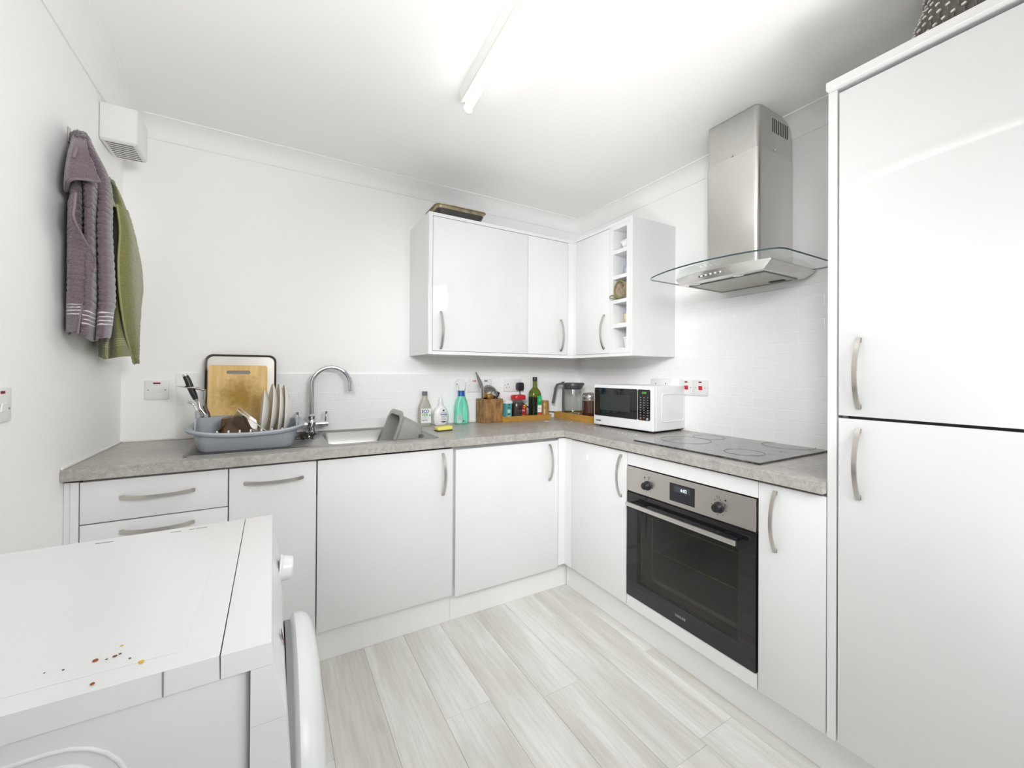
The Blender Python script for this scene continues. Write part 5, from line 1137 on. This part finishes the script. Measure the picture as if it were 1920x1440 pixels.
# crumbs on the worktop near the trays
b = bmn(); rr_ = random.Random(9)
for k in range(46):
    x, y = (-.36 - .06 * rr_.random(), -.62 + rr_.uniform(-.33, .30)) if k > 8 else (-.34 + rr_.uniform(-.08, .06), -.25 + rr_.uniform(-.15, .12))
    r = rr_.uniform(.0012, .0034); q = bmesh.ops.create_icosphere(b, subdivisions=1, radius=r)['verts']
    for v in q: v.co = Vector((v.co.x * 1.3, v.co.y, v.co.z * .5)) + Vector((x, y, TZ + r * .42))
o = obj('crumbs', b, 'plastic'); tag(o, 'white crumbs on the worktop in front of tray and microwave', 'crumbs'); o['kind'] = 'stuff'
b = loft(bmn(), [oval(.021, .011, .0, 14), oval(.020, .010, .0012, 14)]); mv(b, (-.440, -.195, TZ + .0003)); o = obj('paper_scrap', b, 'paper'); tag(o, 'small white scrap on the worktop in front of the low tray', 'scrap')

# ------------------------------------------------------------------ contents of the cubbies (local: rack frame, front at -y)
def cub(name, label, cat, i): return thing(name, label, cat, (-UA, -.6825 - .0815, cells[i][0] + .0006), -PI / 2)
u = cub('crumpled_bag', 'white crumpled plastic bag in the top cubby', 'bag', 4)
b = bmn(); bmesh.ops.create_icosphere(b, subdivisions=3, radius=1.0); rr_ = random.Random(4)
for v in b.verts:
    k = 1 + .16 * math.sin(7 * v.co.x + 3 * v.co.z) * math.cos(5 * v.co.y) + rr_.uniform(-.05, .05)
    v.co = Vector((v.co.x * .038 * k + (-.004 - .0), v.co.y * .09 * k + .11, max(.0, (v.co.z * .040 * k + .036))))
obj('bag', b, 'plastic', u, smooth=.9)
for i, hh, m_, lb, nm in ((3, .045, mat('frosted_box', (.72, .73, .76), .3, trans=.3), 'clear food tub with blue lid in the second cubby from the top', 'food_tub'), (1, .058, mat('pasta_box', (.72, .64, .42), .3), 'food tub of pale yellow contents with blue lid, second cubby from the bottom', 'food_tub'), (0, .056, mat('frosted_box_pale', (.76, .77, .77), .3), 'plain frosted food tub in the bottom cubby', 'food_tub')):
    u = cub(nm, lb, 'food tub', i)
    b = loft(bmn(), [ring(.030, .075, .012, 0, .012, .13), ring(.036, .082, .014, hh, .012, .13)]); obj('tub', b, m_, u, smooth=.6)
    obj('lid', loft(bmn(), [ring(.0375, .085, .015, hh + .0002, .012, .13), ring(.0375, .085, .015, hh + .008, .012, .13)]), mat('blue_lid', (.30, .36, .58), .3) if i in (3,) else ('plastic' if i == 0 else bpy.data.materials['blue_lid']), u)
u = cub('cloth_bag', 'rolled floral fabric bag with olive piping and loop in the middle cubby', 'bag', 2)
MT['olive'] = mat('olive_piping', (.20, .195, .085), .8); MT['floral'] = mat('floral_cloth', (.52, .42, .33), .9, noise=.35, nscale=40)
def ov(y, hx, hz, n=24): return [Vector((hx * math.cos(a) + .004, y, .052 + hz * math.sin(a))) for a in [2 * PI * k / n for k in range(n)]]
b = loft(bmn(), [ov(.0, .040, .048), ov(.10, .043, .050), ov(.22, .035, .040), ov(.215, .030, .036), ov(.10, .038, .045), ov(.002, .036, .044)], True, True); 
b.faces.ensure_lookup_table(); bmesh.ops.delete(b, geom=[f for f in b.faces if len(f.verts) > 4], context='FACES_ONLY'); obj('bag', b, 'floral', u, smooth=1.2)
P = ov(-.003, .040, .047); obj('piping', tube(bmn(), P + [P[0]], .0048, 8, False), 'olive', u, smooth=1.4)
obj('loop', tube(bmn(), [(-.030, -.004, .020), (-.042, -.016, .024), (-.050, -.026, .018), (-.046, -.028, .006), (-.034, -.018, .004), (-.026, -.006, .012)], .0035, 8), 'olive', u, smooth=1.4)
b = lathe(bmn(), [(.001, 0), (.020, .006), (.024, .02), (.018, .034), (.001, .040)], 16); mv(b, (.004, .05, .008)); obj('contents', b, mat('pale_yellow_cloth', (.66, .54, .24), .9), u, smooth=1)
b = lathe(bmn(), [(.001, 0), (.018, .006), (.022, .018), (.016, .03), (.001, .034)], 16); mv(b, (.002, .055, .052)); obj('contents', b, mat('pink_white_cloth', (.70, .58, .56), .9), u, smooth=1)

# ------------------------------------------------------------------ baking tin and patterned basket on top
u = thing('baking_tin', 'worn bronze and black baking tin on top of the left wall cabinet', 'baking tin', (-1.122, -.262, UT + .0004), 0)
MT['tinrim'] = mat('worn_tin_rim', (.40, .33, .22), .35, .8, noise=.35, nscale=30); MT['tinblack'] = mat('tin_black', (.06, .058, .056), .45, .4)
b = loft(bmn(), [ring(.125, .080, .02, 0), ring(.142, .097, .026, .042), ring(.150, .105, .030, .045), ring(.150, .105, .030, .049), ring(.140, .095, .026, .046), ring(.123, .078, .02, .004)]); rot(b, 'X', -.0); obj('tin', b, 'tinrim', u, smooth=.5)
obj('lining', loft(bmn(), [ring(.121, .076, .018, .0045), ring(.121, .076, .018, .006)]), 'tinblack', u)
obj('underside', loft(bmn(), [ring(.1256, .0806, .02, .0002), ring(.1385, .0935, .025, .0285), ]), 'tinblack', u, smooth=.5)
u = thing('patterned_basket', 'round dark woven basket with pale studs on top of the tall cupboard', 'basket', (-.335, -2.165, 2.1016))
R0 = .215
prof = [(.150, 0), (.172, .012), (.185, .05), (.186, .10), (.172, .14), (.160, .17), (.158, .20), (.150, .225)]
b = bmn(); n_ = 96; rings_ = []
prof2 = [cr(prof, k / 40) for k in range(41)]
for r, z in prof2: rings_.append([Vector(((r + .004 * abs(math.sin(12 * 2 * PI * k / n_))) * math.cos(2 * PI * k / n_), (r + .004 * abs(math.sin(12 * 2 * PI * k / n_))) * math.sin(2 * PI * k / n_), z)) for k in range(n_)])
loft(b, rings_); obj('body', b, mat('dark_weave', (.115, .098, .085), .55, bump=.5, bscale=120, noise=.3, nscale=60), u, smooth=1.0)
MT['stud'] = mat('pale_stud', (.78, .76, .70), .3); MT['strand'] = mat('grey_strand', (.20, .18, .165), .5)
sb_ = bmn(); bmesh.ops.create_cube(sb_, size=1)
for v in sb_.verts: v.co = Vector((v.co.x * .0045, v.co.y * .0085, v.co.z * .0050))
rot(sb_, 'X', .12); stud = obj('stud', sb_, 'stud', u); first = True
tb_ = tube(bmn(), [(0, 0, -.0062), (.0012, 0, 0), (0, 0, .0062)], .0015, 6); strand = obj('strand', tb_, 'strand', u)
for row in range(8):
    z = .012 + row * .027; r = prof2[min(range(41), key=lambda q: abs(prof2[q][1] - z))][0]
    for k in range(56):
        a = 2 * PI * (k + .5 * (row % 2)) / 56
        if not (PI * .60 < a < PI * 1.72): continue
        for src, dz, dr_ in ((stud, 0, .0045), (strand, -.0135, .0042)):
            if first or (src is strand and row == 0 and strand.location.length < 1e-6): c_ = src
            else: c_ = dup(src, parent=u)
            if src is stud: first = False
            c_.location = ((r + dr_) * math.cos(a), (r + dr_) * math.sin(a), max(.012, z + dz)); c_.rotation_euler = (0, 0, a)
